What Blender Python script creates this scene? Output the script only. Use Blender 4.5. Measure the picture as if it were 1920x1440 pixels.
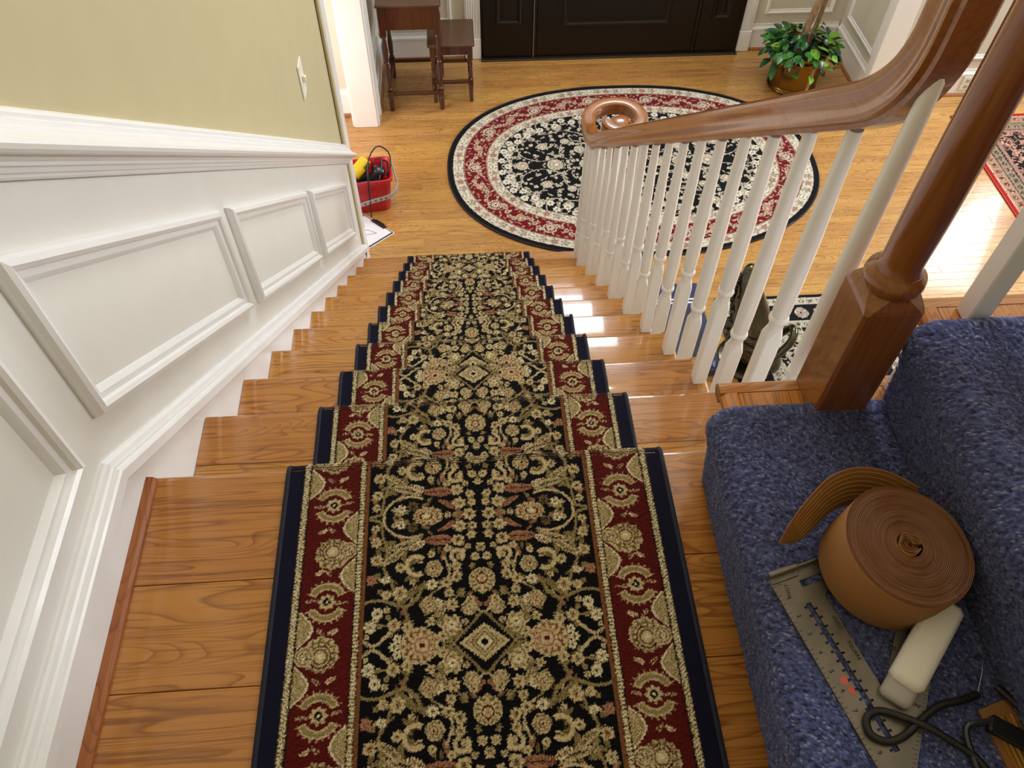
import bpy, bmesh, math, random
import numpy as np
from mathutils import Vector, Matrix

for _o in list(bpy.data.objects):
    bpy.data.objects.remove(_o, do_unlink=True)
SC = bpy.context.scene
COL = SC.collection
RNG = np.random.default_rng(11)
random.seed(7)
PI = math.pi
H = 0.19            # riser
R = 0.25            # run
FZ = -2.09          # lower floor level (landing is z = 0)

# ------------------------------------------------------------------ camera
cam_d = bpy.data.cameras.new('camera'); cam = bpy.data.objects.new('camera', cam_d); COL.objects.link(cam)
SC.camera = cam
_yaw, _pit, _rol = 0.0749, 0.9253, 0.0121
CAM = Vector((0.5881, -0.7714, 1.2448))
_f = Vector((math.sin(_yaw)*math.cos(_pit), math.cos(_yaw)*math.cos(_pit), -math.sin(_pit)))
_r = Vector((math.cos(_yaw), -math.sin(_yaw), 0)); _u = _r.cross(_f)
_r2 = _r*math.cos(_rol)+_u*math.sin(_rol); _u2 = -_r*math.sin(_rol)+_u*math.cos(_rol)
_m = Matrix((( _r2.x, _u2.x, -_f.x, CAM.x), (_r2.y, _u2.y, -_f.y, CAM.y), (_r2.z, _u2.z, -_f.z, CAM.z), (0, 0, 0, 1)))
cam.matrix_world = _m
cam_d.sensor_width = 36.0; cam_d.sensor_fit = 'HORIZONTAL'; cam_d.lens = 1503.68/1920*36.0
cam_d.clip_start = 0.02; cam_d.clip_end = 60

# ------------------------------------------------------------------ world, lights, exposure
SC.view_settings.view_transform = 'Standard'; SC.view_settings.look = 'None'
SC.view_settings.exposure = 0.0; SC.view_settings.gamma = 1.0; SC.view_settings.use_curve_mapping = False
W = bpy.data.worlds.new('world'); SC.world = W; W.use_nodes = True
_bg = W.node_tree.nodes['Background']; _bg.inputs[0].default_value = (0.80, 0.88, 1.0, 1); _bg.inputs[1].default_value = 0.5

def area(name, loc, target, sx, sy, power, color, spread=PI):
    d = bpy.data.lights.new(name, 'AREA'); d.shape = 'RECTANGLE'; d.size = sx; d.size_y = sy
    d.energy = power; d.color = color; d.spread = spread
    o = bpy.data.objects.new(name, d); COL.objects.link(o); o.location = loc
    v = Vector(target)-Vector(loc)
    o.rotation_euler = v.to_track_quat('-Z', 'Y').to_euler()
    return o
# daylight entering by the tall window over the front door and by the window of the right hand room
area('window_light_over_door', (1.70, 4.74, 1.75), (1.70, 0.0, -0.6), 1.40, 1.55, 104, (0.86, 0.93, 1.0))
# side light added far right of the stair to whiten the left wall
area('added_side_light', (6.6, 3.0, 0.75), (0.0, 0.9, 0.3), 1.8, 1.2, 215, (0.90, 0.94, 1.0))
area('window_light_right_room', (4.72, 4.08, -0.75), (4.2, 1.5, -1.9), 0.56, 0.95, 17, (0.84, 0.92, 1.0))
area('added_fill_left_room', (-1.3, 2.3, -0.6), (-0.4, 4.1, -1.7), 1.0, 1.0, 22, (1.0, 0.90, 0.84))  # fill light added to brighten the wall seen through the opening
area('added_wall_fill_left_room', (-0.80, 3.25, -1.35), (-0.35, 4.14, -1.75), 0.4, 0.5, 11, (1.0, 0.90, 0.82))  # small out-of-view light added close to that wall to lift it further
# ceiling lamps: chandelier of the stair hall, lamp of the upper hall
for _k in range(6):                              # candle bulbs of the chandelier
    _a = 2*PI*_k/6+.3; _d = bpy.data.lights.new('chandelier_bulb', 'POINT'); _d.energy = 4.5; _d.shadow_soft_size = .03; _d.color = (1.0, .83, .60)
    _o = bpy.data.objects.new('chandelier_bulb', _d); COL.objects.link(_o); _o.location = (1.28+.24*math.cos(_a), 2.75+.28*math.sin(_a), 2.35)
area('upper_hall_light', (0.75, -1.05, 2.5), (-0.02, -0.1, 1.1), 0.3, 0.3, 3, (1.0, 0.78, 0.45))

# ------------------------------------------------------------------ materials
def s2l(c):
    return tuple(((x/255.0)/12.92 if x/255.0 <= 0.04045 else ((x/255.0+0.055)/1.055)**2.4) for x in c)
def L4(c): return (*s2l(c), 1.0)
class NT:
    def __init__(s, name):
        s.m = bpy.data.materials.new(name); s.m.use_nodes = True; s.t = s.m.node_tree
        s.b = s.t.nodes['Principled BSDF']
    def n(s, typ, **kw):
        x = s.t.nodes.new(typ)
        for k, v in kw.items(): setattr(x, k, v)
        return x
    def l(s, a, b): s.t.links.new(a, b)
    def noise(s, scale, detail=3, vec=None, dist=0.0, rough=0.5):
        x = s.n('ShaderNodeTexNoise'); x.inputs['Scale'].default_value = scale; x.inputs['Detail'].default_value = detail
        x.inputs['Distortion'].default_value = dist; x.inputs['Roughness'].default_value = rough
        if vec is not None: s.l(vec, x.inputs['Vector'])
        return x
    def ramp(s, fac, stops):
        x = s.n('ShaderNodeValToRGB'); e = x.color_ramp.elements
        while len(e) < len(stops): e.new(0.5)
        for i, (p, c) in enumerate(stops):
            e[i].position = p; e[i].color = c if len(c) == 4 else (*c, 1)
        s.l(fac, x.inputs['Fac']); return x
    def mix(s, fac, a, b, mode='MIX'):
        x = s.n('ShaderNodeMix', data_type='RGBA', blend_type=mode)
        for sock, v in ((0, fac), (6, a), (7, b)):
            if hasattr(v, 'is_output') or isinstance(v, bpy.types.NodeSocket): s.l(v, x.inputs[sock])
            else: x.inputs[sock].default_value = v
        return x.outputs[2]
    def math(s, op, a, b=0.0):
        x = s.n('ShaderNodeMath', operation=op)
        for i, v in enumerate((a, b)):
            if isinstance(v, bpy.types.NodeSocket): s.l(v, x.inputs[i])
            else: x.inputs[i].default_value = v
        return x.outputs[0]
    def mapping(s, scale=(1, 1, 1), rand=False, rot=(0, 0, 0)):
        tc = s.n('ShaderNodeTexCoord'); mp = s.n('ShaderNodeMapping'); mp.inputs['Scale'].default_value = scale
        mp.inputs['Rotation'].default_value = rot
        s.l(tc.outputs['Object'], mp.inputs['Vector'])
        if rand:
            oi = s.n('ShaderNodeObjectInfo'); v = s.n('ShaderNodeVectorMath', operation='MULTIPLY')
            cx = s.n('ShaderNodeCombineXYZ')
            for i in range(3): s.l(oi.outputs['Random'], cx.inputs[i])
            s.l(cx.outputs[0], v.inputs[0]); v.inputs[1].default_value = (37.0, 53.0, 29.0)
            s.l(v.outputs[0], mp.inputs['Location'])
        return mp.outputs['Vector']
    def bump(s, h, strength=0.2, dist=0.001):
        b = s.n('ShaderNodeBump'); b.inputs['Strength'].default_value = strength; b.inputs['Distance'].default_value = dist
        s.l(h, b.inputs['Height']); s.l(b.outputs['Normal'], s.b.inputs['Normal']); return b
def setp(b, **kw):
    for k, v in kw.items():
        b.inputs[k.replace('_', ' ')].default_value = v
def plain(name, c, rough=0.5, metal=0.0, var=0.06, scale=9.0, coat=0.0, bumpy=0.0, bscale=200, **kw):
    t = NT(name); base = L4(c)
    v = t.mapping(); nz = t.noise(scale, 3, v)
    d = tuple(x*(1-var) for x in base[:3])+(1,); l = tuple(min(1, x*(1+var)) for x in base[:3])+(1,)
    t.l(t.ramp(nz.outputs['Fac'], [(0.3, d), (0.7, l)]).outputs[0], t.b.inputs['Base Color'])
    setp(t.b, Roughness=rough, Metallic=metal, Coat_Weight=coat, Coat_Roughness=0.1)
    if bumpy: t.bump(t.noise(bscale, 2, v).outputs['Fac'], bumpy)
    for k, x in kw.items(): t.b.inputs[k.replace('_', ' ')].default_value = x
    return t.m
def wood(name, light, mid, dark, axis=0, gs=1.0, rough=0.30, coat=0.5, contrast=1.0, rand=True, huevar=0.18, pores=0.55, bump=0.12, rings=1.0):
    """grain runs along axis (object space)"""
    t = NT(name)
    sc = [6.0*gs]*3; sc[axis] = 0.75*gs
    v = t.mapping(tuple(sc), rand)
    w1 = t.noise(1.3, 2, v, 0.4)
    # cathedral rings : warp a field, then take its contour lines
    f = t.math('MULTIPLY', w1.outputs['Fac'], 40.0)
    fr = t.math('FRACT', f)
    ring = t.ramp(fr, [(0.0, (0.95,)*3), (0.55, (0.86,)*3), (0.78, (0.55,)*3), (0.91, (0.0,)*3), (0.98, (0.9,)*3)])
    sc2 = [170.0*gs]*3; sc2[axis] = 4.0*gs
    v2 = t.mapping(tuple(sc2), rand)
    pore = t.noise(1.0, 3, v2, 0.0, 0.6)
    pr = t.ramp(pore.outputs['Fac'], [(0.36, (0,)*3), (0.50, (1,)*3)])
    sc3 = [3.0]*3; sc3[axis] = 0.8
    v3 = t.mapping(tuple(sc3), rand); big = t.noise(1.6, 3, v3)
    col = t.mix(ring.outputs[0], L4(dark), L4(light))
    col = t.mix(1-.66*rings, col, L4(mid))
    col = t.mix(t.math('MULTIPLY', t.math('SUBTRACT', 1.0, pr.outputs[0]), pores*contrast), col, L4(dark))
    col = t.mix(t.math('MULTIPLY', big.outputs['Fac'], 0.45), col, L4(mid))
    oi = t.n('ShaderNodeObjectInfo')
    hs = t.n('ShaderNodeHueSaturation')
    t.l(col, hs.inputs['Color'])
    t.l(t.math('ADD', t.math('MULTIPLY', oi.outputs['Random'], huevar), 1.0-huevar/2), hs.inputs['Value'])
    t.l(t.math('ADD', t.math('MULTIPLY', oi.outputs['Random'], 0.012), 0.494), hs.inputs['Hue'])
    t.l(hs.outputs[0], t.b.inputs['Base Color'])
    setp(t.b, Roughness=rough, Coat_Weight=coat, Coat_Roughness=0.06)
    if bump: t.bump(pr.outputs[0], bump, 0.0006)
    return t.m
def vcol(name, rough=0.95, bump=0.5, bscale=700, sheen=0.03):
    t = NT(name); a = t.n('ShaderNodeAttribute'); a.attribute_name = 'pile'
    v = t.mapping(); nz = t.noise(bscale, 2, v)
    m = t.ramp(nz.outputs['Fac'], [(0.3, (0.62,)*3), (0.7, (1.0,)*3)])
    t.l(t.mix(1.0, a.outputs['Color'], m.outputs[0], 'MULTIPLY'), t.b.inputs['Base Color'])
    setp(t.b, Roughness=rough, Sheen_Weight=sheen, Sheen_Roughness=0.5, Specular_IOR_Level=0.15)
    t.bump(nz.outputs['Fac'], bump, 0.001)
    return t.m

M = {}
M['paint_white'] = plain('white_trim_paint', (240, 240, 240), 0.32, var=0.015, coat=0.15)
M['panel_white'] = plain('white_panel_paint', (234, 233, 228), 0.40, var=0.015)
M['wall_cream'] = plain('cream_wall_paint', (188, 176, 138), 0.75, var=0.02, bumpy=0.08, bscale=350)
M['wall_grey'] = plain('pale_foyer_wall_paint', (214, 209, 194), 0.6, var=0.02)
M['ceiling'] = plain('ceiling_paint', (236, 232, 224), 0.9, var=0.01)
M['oak'] = wood('oak_tread', (202, 142, 64), (180, 116, 42), (98, 52, 15), 0, 1.0, 0.24, 0.7, pores=0.7)
M['oak_y'] = wood('oak_cross_grain', (208, 136, 58), (188, 112, 40), (104, 52, 14), 1, 1.4, 0.25, 0.5, pores=0.75)
M['oak_floor'] = wood('oak_floor_strip', (212, 164, 96), (190, 136, 68), (104, 62, 24), 0, 1.2, 0.22, 0.6, pores=0.7, huevar=0.20)
M['shoe'] = wood('oak_shoe_moulding', (176, 110, 52), (152, 90, 40), (100, 56, 24), 1, 1.2, 0.3, 0.4)
M['rail'] = wood('stained_handrail_oak', (166, 108, 46), (148, 90, 32), (110, 62, 20), 1, 0.5, 0.28, 0.6, pores=0.5, huevar=0.03, rings=.45)
M['newel'] = wood('stained_newel_oak', (156, 94, 34), (134, 74, 24), (94, 44, 12), 2, 0.7, 0.2, 0.8, pores=0.4, huevar=0.05, rings=.4)
M['dark_wood'] = wood('walnut_table', (84, 42, 24), (64, 30, 17), (34, 14, 8), 2, 1.0, 0.3, 0.5)
M['table_top'] = wood('walnut_table_top', (92, 60, 40), (76, 48, 32), (44, 26, 16), 0, 1.0, 0.28, 0.5)
M['door'] = wood('espresso_door', (26, 18, 13), (21, 14, 10), (12, 8, 5), 2, 1.0, 0.35, 0.05, huevar=0.0, pores=0.3)
M['baluster'] = plain('white_baluster_paint', (246, 246, 248), 0.3, var=0.01, coat=0.25)
M['door'].node_tree.nodes['Principled BSDF'].inputs['Specular IOR Level'].default_value = .3
M['brass'] = plain('polished_brass', (122, 94, 50), 0.18, 1.0, var=0.10, scale=4)
M['bronze'] = plain('dark_green_bronze', (62, 56, 34), 0.22, 0.6, var=0.5, scale=14, coat=0.6)
M['red_plastic'] = plain('red_bucket_plastic', (188, 24, 36), 0.4, var=0.05)
M['grey_plastic'] = plain('grey_handle_plastic', (168, 166, 162), 0.45)
M['yellow_plastic'] = plain('yellow_tool_plastic', (226, 192, 30), 0.4)
M['black_plastic'] = plain('black_plastic', (24, 24, 26), 0.4, coat=0.2)
M['cable'] = plain('black_rubber_cable', (22, 20, 20), 0.5)
M['darkgrey'] = plain('dark_grey_tool_metal', (70, 74, 80), 0.3, 0.7)
M['steel'] = plain('tool_steel', (170, 172, 178), 0.3, 1.0)
M['alu'] = plain('worn_aluminium', (128, 123, 112), 0.42, 0.75, var=0.16, scale=30, bumpy=0.15, bscale=120)
M['ink'] = plain('black_engraving', (22, 20, 18), 0.7)
M['pink_ink'] = plain('pink_marker_paint', (206, 96, 82), 0.6)
M['paper'] = plain('white_paper', (226, 226, 232), 0.8, var=0.02)
M['black_card'] = plain('black_clipboard', (22, 18, 22), 0.5)
M['foam'] = plain('white_foam', (232, 230, 224), 0.95, var=0.03, bumpy=0.4, bscale=300)
M['foam_pad'] = plain('grey_foam_pad', (176, 172, 172), 0.9, var=0.03)
M['kraft'] = plain('kraft_paper', (150, 104, 54), 0.6, var=0.05, scale=20)
M['glue'] = plain('yellow_glue_lines', (158, 116, 44), 0.35, var=0.12, scale=60)
M['blue_box'] = plain('glossy_blue_lacquer', (34, 48, 92), 0.12, var=0.08, coat=0.8)
M['blue_dark'] = plain('navy_lacquer', (30, 34, 62), 0.2, coat=0.5)
M['switch'] = plain('switch_plate', (232, 228, 214), 0.4)
M['navy'] = plain('navy_binding', (14, 14, 34), 0.8, var=0.2, scale=60, bumpy=0.5, bscale=600)
M['soil'] = plain('dark_soil', (38, 28, 20), 0.95, var=0.4, scale=60)
M['subfloor'] = plain('dark_joint', (70, 44, 20), 0.8)
M['bark'] = plain('pale_bark', (150, 122, 92), 0.8, var=0.35, scale=26, bumpy=0.5, bscale=60)
M['leaf_a'] = plain('leaf_green', (52, 118, 38), 0.35, var=0.25, scale=12, coat=0.2)
M['leaf_b'] = plain('leaf_dark_green', (24, 74, 42), 0.35, var=0.25, scale=12, coat=0.2)
M['leaf_c'] = plain('leaf_light_green', (112, 168, 44), 0.4, var=0.15, scale=12)
M['threshold'] = plain('door_threshold', (60, 50, 44), 0.35, 0.5)
M['lamp_glass'] = plain('lamp_glass', (250, 240, 220), 0.5)
t = NT('window_pane_daylight'); setp(t.b, Roughness=0.1); t.b.inputs['Base Color'].default_value = (0.8, 0.85, 0.9, 1)
t.b.inputs['Emission Color'].default_value = (0.86, 0.93, 1.0, 1); t.b.inputs['Emission Strength'].default_value = 3.5
M['pane'] = t.m
M['pile'] = vcol('woven_wool_pile')
M['plush'] = vcol('blue_plush_pile', 1.0, 0.4, 500, 0.15)

# spiral paper edge of the tape roll
t = NT('rolled_kraft_edge'); tc = t.n('ShaderNodeTexCoord')
vl = t.n('ShaderNodeVectorMath', operation='LENGTH'); sx = t.n('ShaderNodeVectorMath', operation='MULTIPLY')
sx.inputs[1].default_value = (1, 1, 0); t.l(tc.outputs['Object'], sx.inputs[0]); t.l(sx.outputs[0], vl.inputs[0])
nz = t.noise(22, 2, tc.outputs['Object'])
ln = t.noise(1.0, 4); cx = t.n('ShaderNodeCombineXYZ')
t.l(t.math('ADD', t.math('MULTIPLY', vl.outputs['Value'], 900.0), t.math('MULTIPLY', nz.outputs['Fac'], 3.0)), cx.inputs[0]); t.l(cx.outputs[0], ln.inputs['Vector'])
col = t.ramp(ln.outputs['Fac'], [(0.35, L4((60, 34, 18))), (0.6, L4((136, 86, 48)))])
cr = t.ramp(vl.outputs['Value'], [(0.012, L4((176, 124, 78))), (0.022, L4((110, 68, 38)))])
t.l(t.mix(0.35, col.outputs[0], cr.outputs[0]), t.b.inputs['Base Color']); setp(t.b, Roughness=0.55)
t.bump(ln.outputs['Fac'], 0.5, 0.001)
M['roll_edge'] = t.m

# ------------------------------------------------------------------ object helpers
def finish(o, name, mat, parent=None, label=None, cat=None, group=None, kind=None):
    o.name = name
    if mat is not None and not o.data.materials: o.data.materials.append(mat)
    if parent is not None: o.parent = parent
    if label: o['label'] = label
    if cat: o['category'] = cat
    if group: o['group'] = group
    if kind: o['kind'] = kind
    return o
class MB:
    """collects shapes, builds ONE mesh object"""
    def __init__(s): s.v = []; s.f = []
    def add(s, vs, fs):
        n = len(s.v); s.v += [tuple(map(float, q)) for q in vs]; s.f += [tuple(i+n for i in q) for q in fs]; return s
    def box(s, x0, x1, y0, y1, z0, z1, b=0.0):
        x0, x1 = min(x0, x1), max(x0, x1); y0, y1 = min(y0, y1), max(y0, y1); z0, z1 = min(z0, z1), max(z0, z1)
        if b <= 0:
            vs = [(x, y, z) for z in (z0, z1) for y in (y0, y1) for x in (x0, x1)]
            return s.add(vs, [(0, 2, 3, 1), (4, 5, 7, 6), (0, 1, 5, 4), (2, 6, 7, 3), (0, 4, 6, 2), (1, 3, 7, 5)])
        b = min(b, (x1-x0)/2.01, (y1-y0)/2.01, (z1-z0)/2.01)
        def ring(x0, x1, y0, y1, z, c):
            return [(x0+c, y0, z), (x1-c, y0, z), (x1, y0+c, z), (x1, y1-c, z), (x1-c, y1, z), (x0+c, y1, z), (x0, y1-c, z), (x0, y0+c, z)]
        rr = [ring(x0+b, x1-b, y0+b, y1-b, z0, b*.5), ring(x0, x1, y0, y1, z0+b, b), ring(x0, x1, y0, y1, z1-b, b), ring(x0+b, x1-b, y0+b, y1-b, z1, b*.5)]
        vs = sum(rr, []); fs = [tuple(range(7, -1, -1)), tuple(range(24, 32))]
        for k in range(3):
            for i in range(8):
                j = (i+1) % 8; fs.append((k*8+i, k*8+j, k*8+8+j, k*8+8+i))
        return s.add(vs, fs)
    def loft(s, rings, cap=True, closed=True):
        n = len(rings[0]); vs = [p for r in rings for p in r]; fs = []
        for k in range(len(rings)-1):
            for i in range(n if closed else n-1):
                j = (i+1) % n; fs.append((k*n+i, k*n+j, (k+1)*n+j, (k+1)*n+i))
        if cap and closed:
            fs.append(tuple(range(n-1, -1, -1))); fs.append(tuple(range((len(rings)-1)*n, len(rings)*n)))
        return s.add(vs, fs)
    def lathe(s, cx, cy, prof, n=20, cap=True):
        """prof list of (r, z)"""
        return s.loft([[(cx+r*math.cos(2*PI*i/n), cy+r*math.sin(2*PI*i/n), z) for i in range(n)] for r, z in prof], cap)
    def tube(s, pts, rad, n=8, cap=True):
        pts = [Vector(p) for p in pts]; rings = []
        up = Vector((0, 0, 1)); prev = None
        for i, p in enumerate(pts):
            d = (pts[min(i+1, len(pts)-1)]-pts[max(i-1, 0)]).normalized()
            if prev is None:
                a = up if abs(d.dot(up)) < 0.9 else Vector((1, 0, 0)); x = d.cross(a).normalized()
            else:
                x = (prev-d*prev.dot(d)).normalized()
            prev = x; y = d.cross(x)
            r = rad[i] if isinstance(rad, (list, tuple)) else rad
            rings.append([tuple(p+x*(r*math.cos(2*PI*k/n))+y*(r*math.sin(2*PI*k/n))) for k in range(n)])
        return s.loft(rings, cap)
    def prism(s, poly, axis, a, b):
        """poly of 2D points in the two other axes"""
        def P(q, t):
            return {0: (t, q[0], q[1]), 1: (q[0], t, q[1]), 2: (q[0], q[1], t)}[axis]
        return s.loft([[P(q, a) for q in poly], [P(q, b) for q in poly]])
    def mesh(s, name, smooth=False):
        me = bpy.data.meshes.new(name); me.from_pydata(s.v, [], s.f); me.validate(); me.update()
        bm = bmesh.new(); bm.from_mesh(me); bmesh.ops.recalc_face_normals(bm, faces=bm.faces); bm.to_mesh(me); bm.free()
        if smooth:
            me.polygons.foreach_set('use_smooth', [True]*len(me.polygons))
            try: me.set_sharp_from_angle(angle=math.radians(smooth if smooth is not True else 40))
            except Exception: pass
        return me
    def build(s, name, mat, parent=None, smooth=False, **kw):
        o = bpy.data.objects.new(name, s.mesh(name, smooth)); COL.objects.link(o)
        return finish(o, name, mat, parent, **kw)
def empty(name, loc, label, cat, group=None, rz=0.0):
    o = bpy.data.objects.new(name, None); COL.objects.link(o); o.location = loc; o.rotation_euler = (0, 0, rz)
    o.empty_display_size = 0.05
    o['label'] = label; o['category'] = cat
    if group: o['group'] = group
    return o
def local(o, root):
    """parent while keeping world coordinates of the mesh data"""
    o.parent = root; o.matrix_parent_inverse = root.matrix_basis.inverted() if hasattr(root, 'matrix_basis') else Matrix()
    return o
def upd():
    bpy.context.view_layer.update()
def place(root, *parts):
    upd()
    for p in parts:
        p.parent = root; p.matrix_parent_inverse = root.matrix_world.inverted()
def crom(pts, n=8, closed=False):
    pts = [np.array(p, float) for p in pts]; out = []
    N = len(pts)
    for i in range(N if closed else N-1):
        if closed: p0, p1, p2, p3 = pts[i-1], pts[i], pts[(i+1) % N], pts[(i+2) % N]
        else: p0, p1, p2, p3 = pts[max(i-1, 0)], pts[i], pts[i+1], pts[min(i+2, N-1)]
        for k in range(n):
            t = k/n
            out.append(0.5*((2*p1)+(-p0+p2)*t+(2*p0-5*p1+4*p2-p3)*t*t+(-p0+3*p1-3*p2+p3)*t**3))
    if not closed: out.append(pts[-1])
    return out
def grid_obj(name, P, col, mat, parent=None, **kw):
    """P (ny,nx,3) vertex grid, col (ny,nx,3) linear colours -> mesh with colour attribute"""
    ny, nx = P.shape[:2]
    idx = np.arange(ny*nx).reshape(ny, nx)
    q = np.stack([idx[:-1, :-1], idx[:-1, 1:], idx[1:, 1:], idx[1:, :-1]], -1).reshape(-1, 4)
    return raw_mesh(name, P.reshape(-1, 3), q, col.reshape(-1, 3), mat, parent, **kw)
def raw_mesh(name, V, Q, C, mat, parent=None, smooth=True, **kw):
    me = bpy.data.meshes.new(name)
    me.vertices.add(len(V)); me.vertices.foreach_set('co', np.ascontiguousarray(V, np.float32).ravel())
    me.loops.add(Q.size); me.loops.foreach_set('vertex_index', np.ascontiguousarray(Q, np.int32).ravel())
    me.polygons.add(len(Q)); me.polygons.foreach_set('loop_start', np.arange(len(Q), dtype=np.int32)*4)
    try: me.polygons.foreach_set('loop_total', np.full(len(Q), 4, np.int32))
    except Exception: pass
    me.update(calc_edges=True)
    if smooth: me.polygons.foreach_set('use_smooth', np.ones(len(Q), bool))
    if C is not None:
        a = me.color_attributes.new('pile', 'FLOAT_COLOR', 'POINT')
        a.data.foreach_set('color', np.ascontiguousarray(np.concatenate([C, np.ones((len(C), 1))], 1), np.float32).ravel())
    o = bpy.data.objects.new(name, me); COL.objects.link(o)
    return finish(o, name, mat, parent, **kw)

def frame_moulding(mb, poly, prof, to3):
    """closed moulding round polygon poly (2D), prof = [(inset, proud)], to3(p, proud) -> 3D"""
    n = len(poly); P = [Vector(p) for p in poly]
    A = sum(P[i].x*P[(i+1) % n].y-P[(i+1) % n].x*P[i].y for i in range(n)); sg = 1 if A > 0 else -1
    rings = []
    for ins, pr in prof:
        ring = []
        for i in range(n):
            e0 = (P[i]-P[i-1]).normalized(); e1 = (P[(i+1) % n]-P[i]).normalized()
            n0 = Vector((-e0.y, e0.x))*sg; n1 = Vector((-e1.y, e1.x))*sg
            b = (n0+n1); b = b/ max(1e-6, b.dot(n0)); ring.append(to3(P[i]+b*ins, pr))
        rings.append(ring)
    vs = [p for r in rings for p in r]; fs = []
    for k in range(len(rings)-1):
        for i in range(n):
            j = (i+1) % n; fs.append((k*n+i, k*n+j, (k+1)*n+j, (k+1)*n+i))
    mb.add(vs, fs)
PROF_PANEL = [(0, 0), (0, .010), (.005, .018), (.014, .021), (.021, .017), (.024, .011), (.034, .010), (.038, .007), (.044, .0)]
PROF_SMALL = [(0, 0), (0, .010), (.006, .015), (.014, .015), (.020, .008), (.030, .006), (.032, 0)]
# ------------------------------------------------------------------ setting: floor, walls, ceiling
KY = -0.069                         # where level mouldings turn to follow the stair
def slope_pts(c, y0, y1):           # height line parallel to the stair pitch, level over the landing
    pts = []
    if y0 < KY: pts += [(y0, c-0.76*KY), (KY, c-0.76*KY)]
    else: pts += [(y0, c-0.76*y0)]
    pts += [(y1, c-0.76*y1)]
    return pts
def sweep_wall(prof, y0, y1, xb):
    mb = MB(); paths = [slope_pts(c, y0, y1) for c, pr in prof]
    n = len(paths[0]); rings = [[(xb+pr, paths[i][k][0], paths[i][k][1]) for i, (c, pr) in enumerate(prof)] for k in range(n)]
    mb.loft(rings, cap=True, closed=True); return mb
TOP = 3.3
floor = MB().box(-2.7, 7.0, -1.3, 5.0, FZ-0.05, FZ-0.0025).build('floor', M['subfloor'], kind='structure')
_cache = {}
def plank_mesh(L, w=0.0568, t=0.018):
    k = round(L, 2)
    if k not in _cache:
        _cache[k] = MB().box(0, k, -w/2, w/2, -t, 0, 0.0008).mesh('plank')
    return _cache[k]
rows = []; rj = random.Random(5)
for i in range(58):
    yc = 4.80-0.0572*(i+0.5); x = -1.5+rj.uniform(-0.8, 0); xe = 5.3
    if yc > 4.15: x = -0.0; xe = 3.46
    elif yc > 4.0: x = -1.5
    while x < xe:
        L = round(rj.uniform(1.15, 2.3), 1)
        if x+L > xe+0.6: L = round(xe-x+0.05, 2)
        if L > 0.08:
            o = bpy.data.objects.new('plank', plank_mesh(L)); COL.objects.link(o); o.location = (x, yc, FZ)
            if not o.data.materials: o.data.materials.append(M['oak_floor'])
            o.parent = floor
        x += L+0.0006
# the strips nobody sees (under the stair, far sides) joined
mb = MB(); y = 4.80-0.0572*58
while y > -1.25:
    y -= 0.0572; x = -2.6+rj.uniform(0, 1.2)
    while x < 6.9:
        L = rj.uniform(1.2, 2.4); mb.box(x, min(6.95, x+L-0.0006), y-0.0284+0.0286, y+0.0284+0.0286, FZ-0.018, FZ); x += L
for yy in np.arange(1.52, 4.1, 0.0572):
    mb.box(5.34, 6.95, yy-0.0284, yy+0.0284, FZ-0.018, FZ-0.0004); mb.box(-2.65, -2.35, yy-0.0284, yy+0.0284, FZ-0.018, FZ-0.0004)
mb.build('plank', M['oak_floor'], floor, kind='stuff')

def wall(name, boxes, mat='wall_grey'):
    mb = MB()
    for b in boxes: mb.box(*b)
    return mb.build(name, M[mat], kind='structure')
wall('wall_left', [(-.145, -.015, -1.3, 2.70, FZ-.05, TOP)], 'wall_cream')
wall('wall_left_far', [(-.145, .0, 4.04, 4.97, FZ-.05, TOP), (-.145, -.015, 2.70, 4.04, FZ+2.35, TOP)], 'wall_grey')
wall('wall_far', [(-.145, .66, 4.82, 4.97, FZ-.05, .35), (2.75, 3.55, 4.82, 4.97, FZ-.05, .35), (.66, 2.75, 4.82, 4.97, FZ+2.2, .35),
                  (-.145, .95, 4.82, 4.97, .35, 2.60), (2.45, 3.55, 4.82, 4.97, .35, 2.60), (.95, 2.45, 4.82, 4.97, .35, .95), (-.145, 3.55, 4.82, 4.97, 2.60, TOP)])
wall('wall_right', [(3.44, 3.55, 4.15, 4.82, FZ-.05, TOP)])
wall('wall_right_far', [(3.55, 4.40, 4.15, 4.30, FZ-.05, TOP), (5.04, 7.0, 4.15, 4.30, FZ-.05, TOP), (4.40, 5.04, 4.15, 4.30, FZ-.05, -1.28), (4.40, 5.04, 4.15, 4.30, -.22, TOP)])
wall('wall_east', [(7.0, 7.15, -1.3, 4.3, FZ-.05, TOP)])
wall('wall_back', [(-.145, 7.0, -1.45, -1.3, FZ-.05, TOP)], 'wall_cream')
wall('wall_left_room', [(-2.7, -.145, 4.14, 4.29, FZ-.05, TOP)])
wall('wall_left_room_side', [(-2.85, -2.7, 1.2, 4.29, FZ-.05, TOP)])
wall('wall_left_room_back', [(-2.7, -.145, 1.2, 1.35, FZ-.05, TOP)])
wall('ceiling', [(-2.85, 7.15, -1.45, 4.97, TOP, TOP+.1)], 'ceiling')

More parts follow.
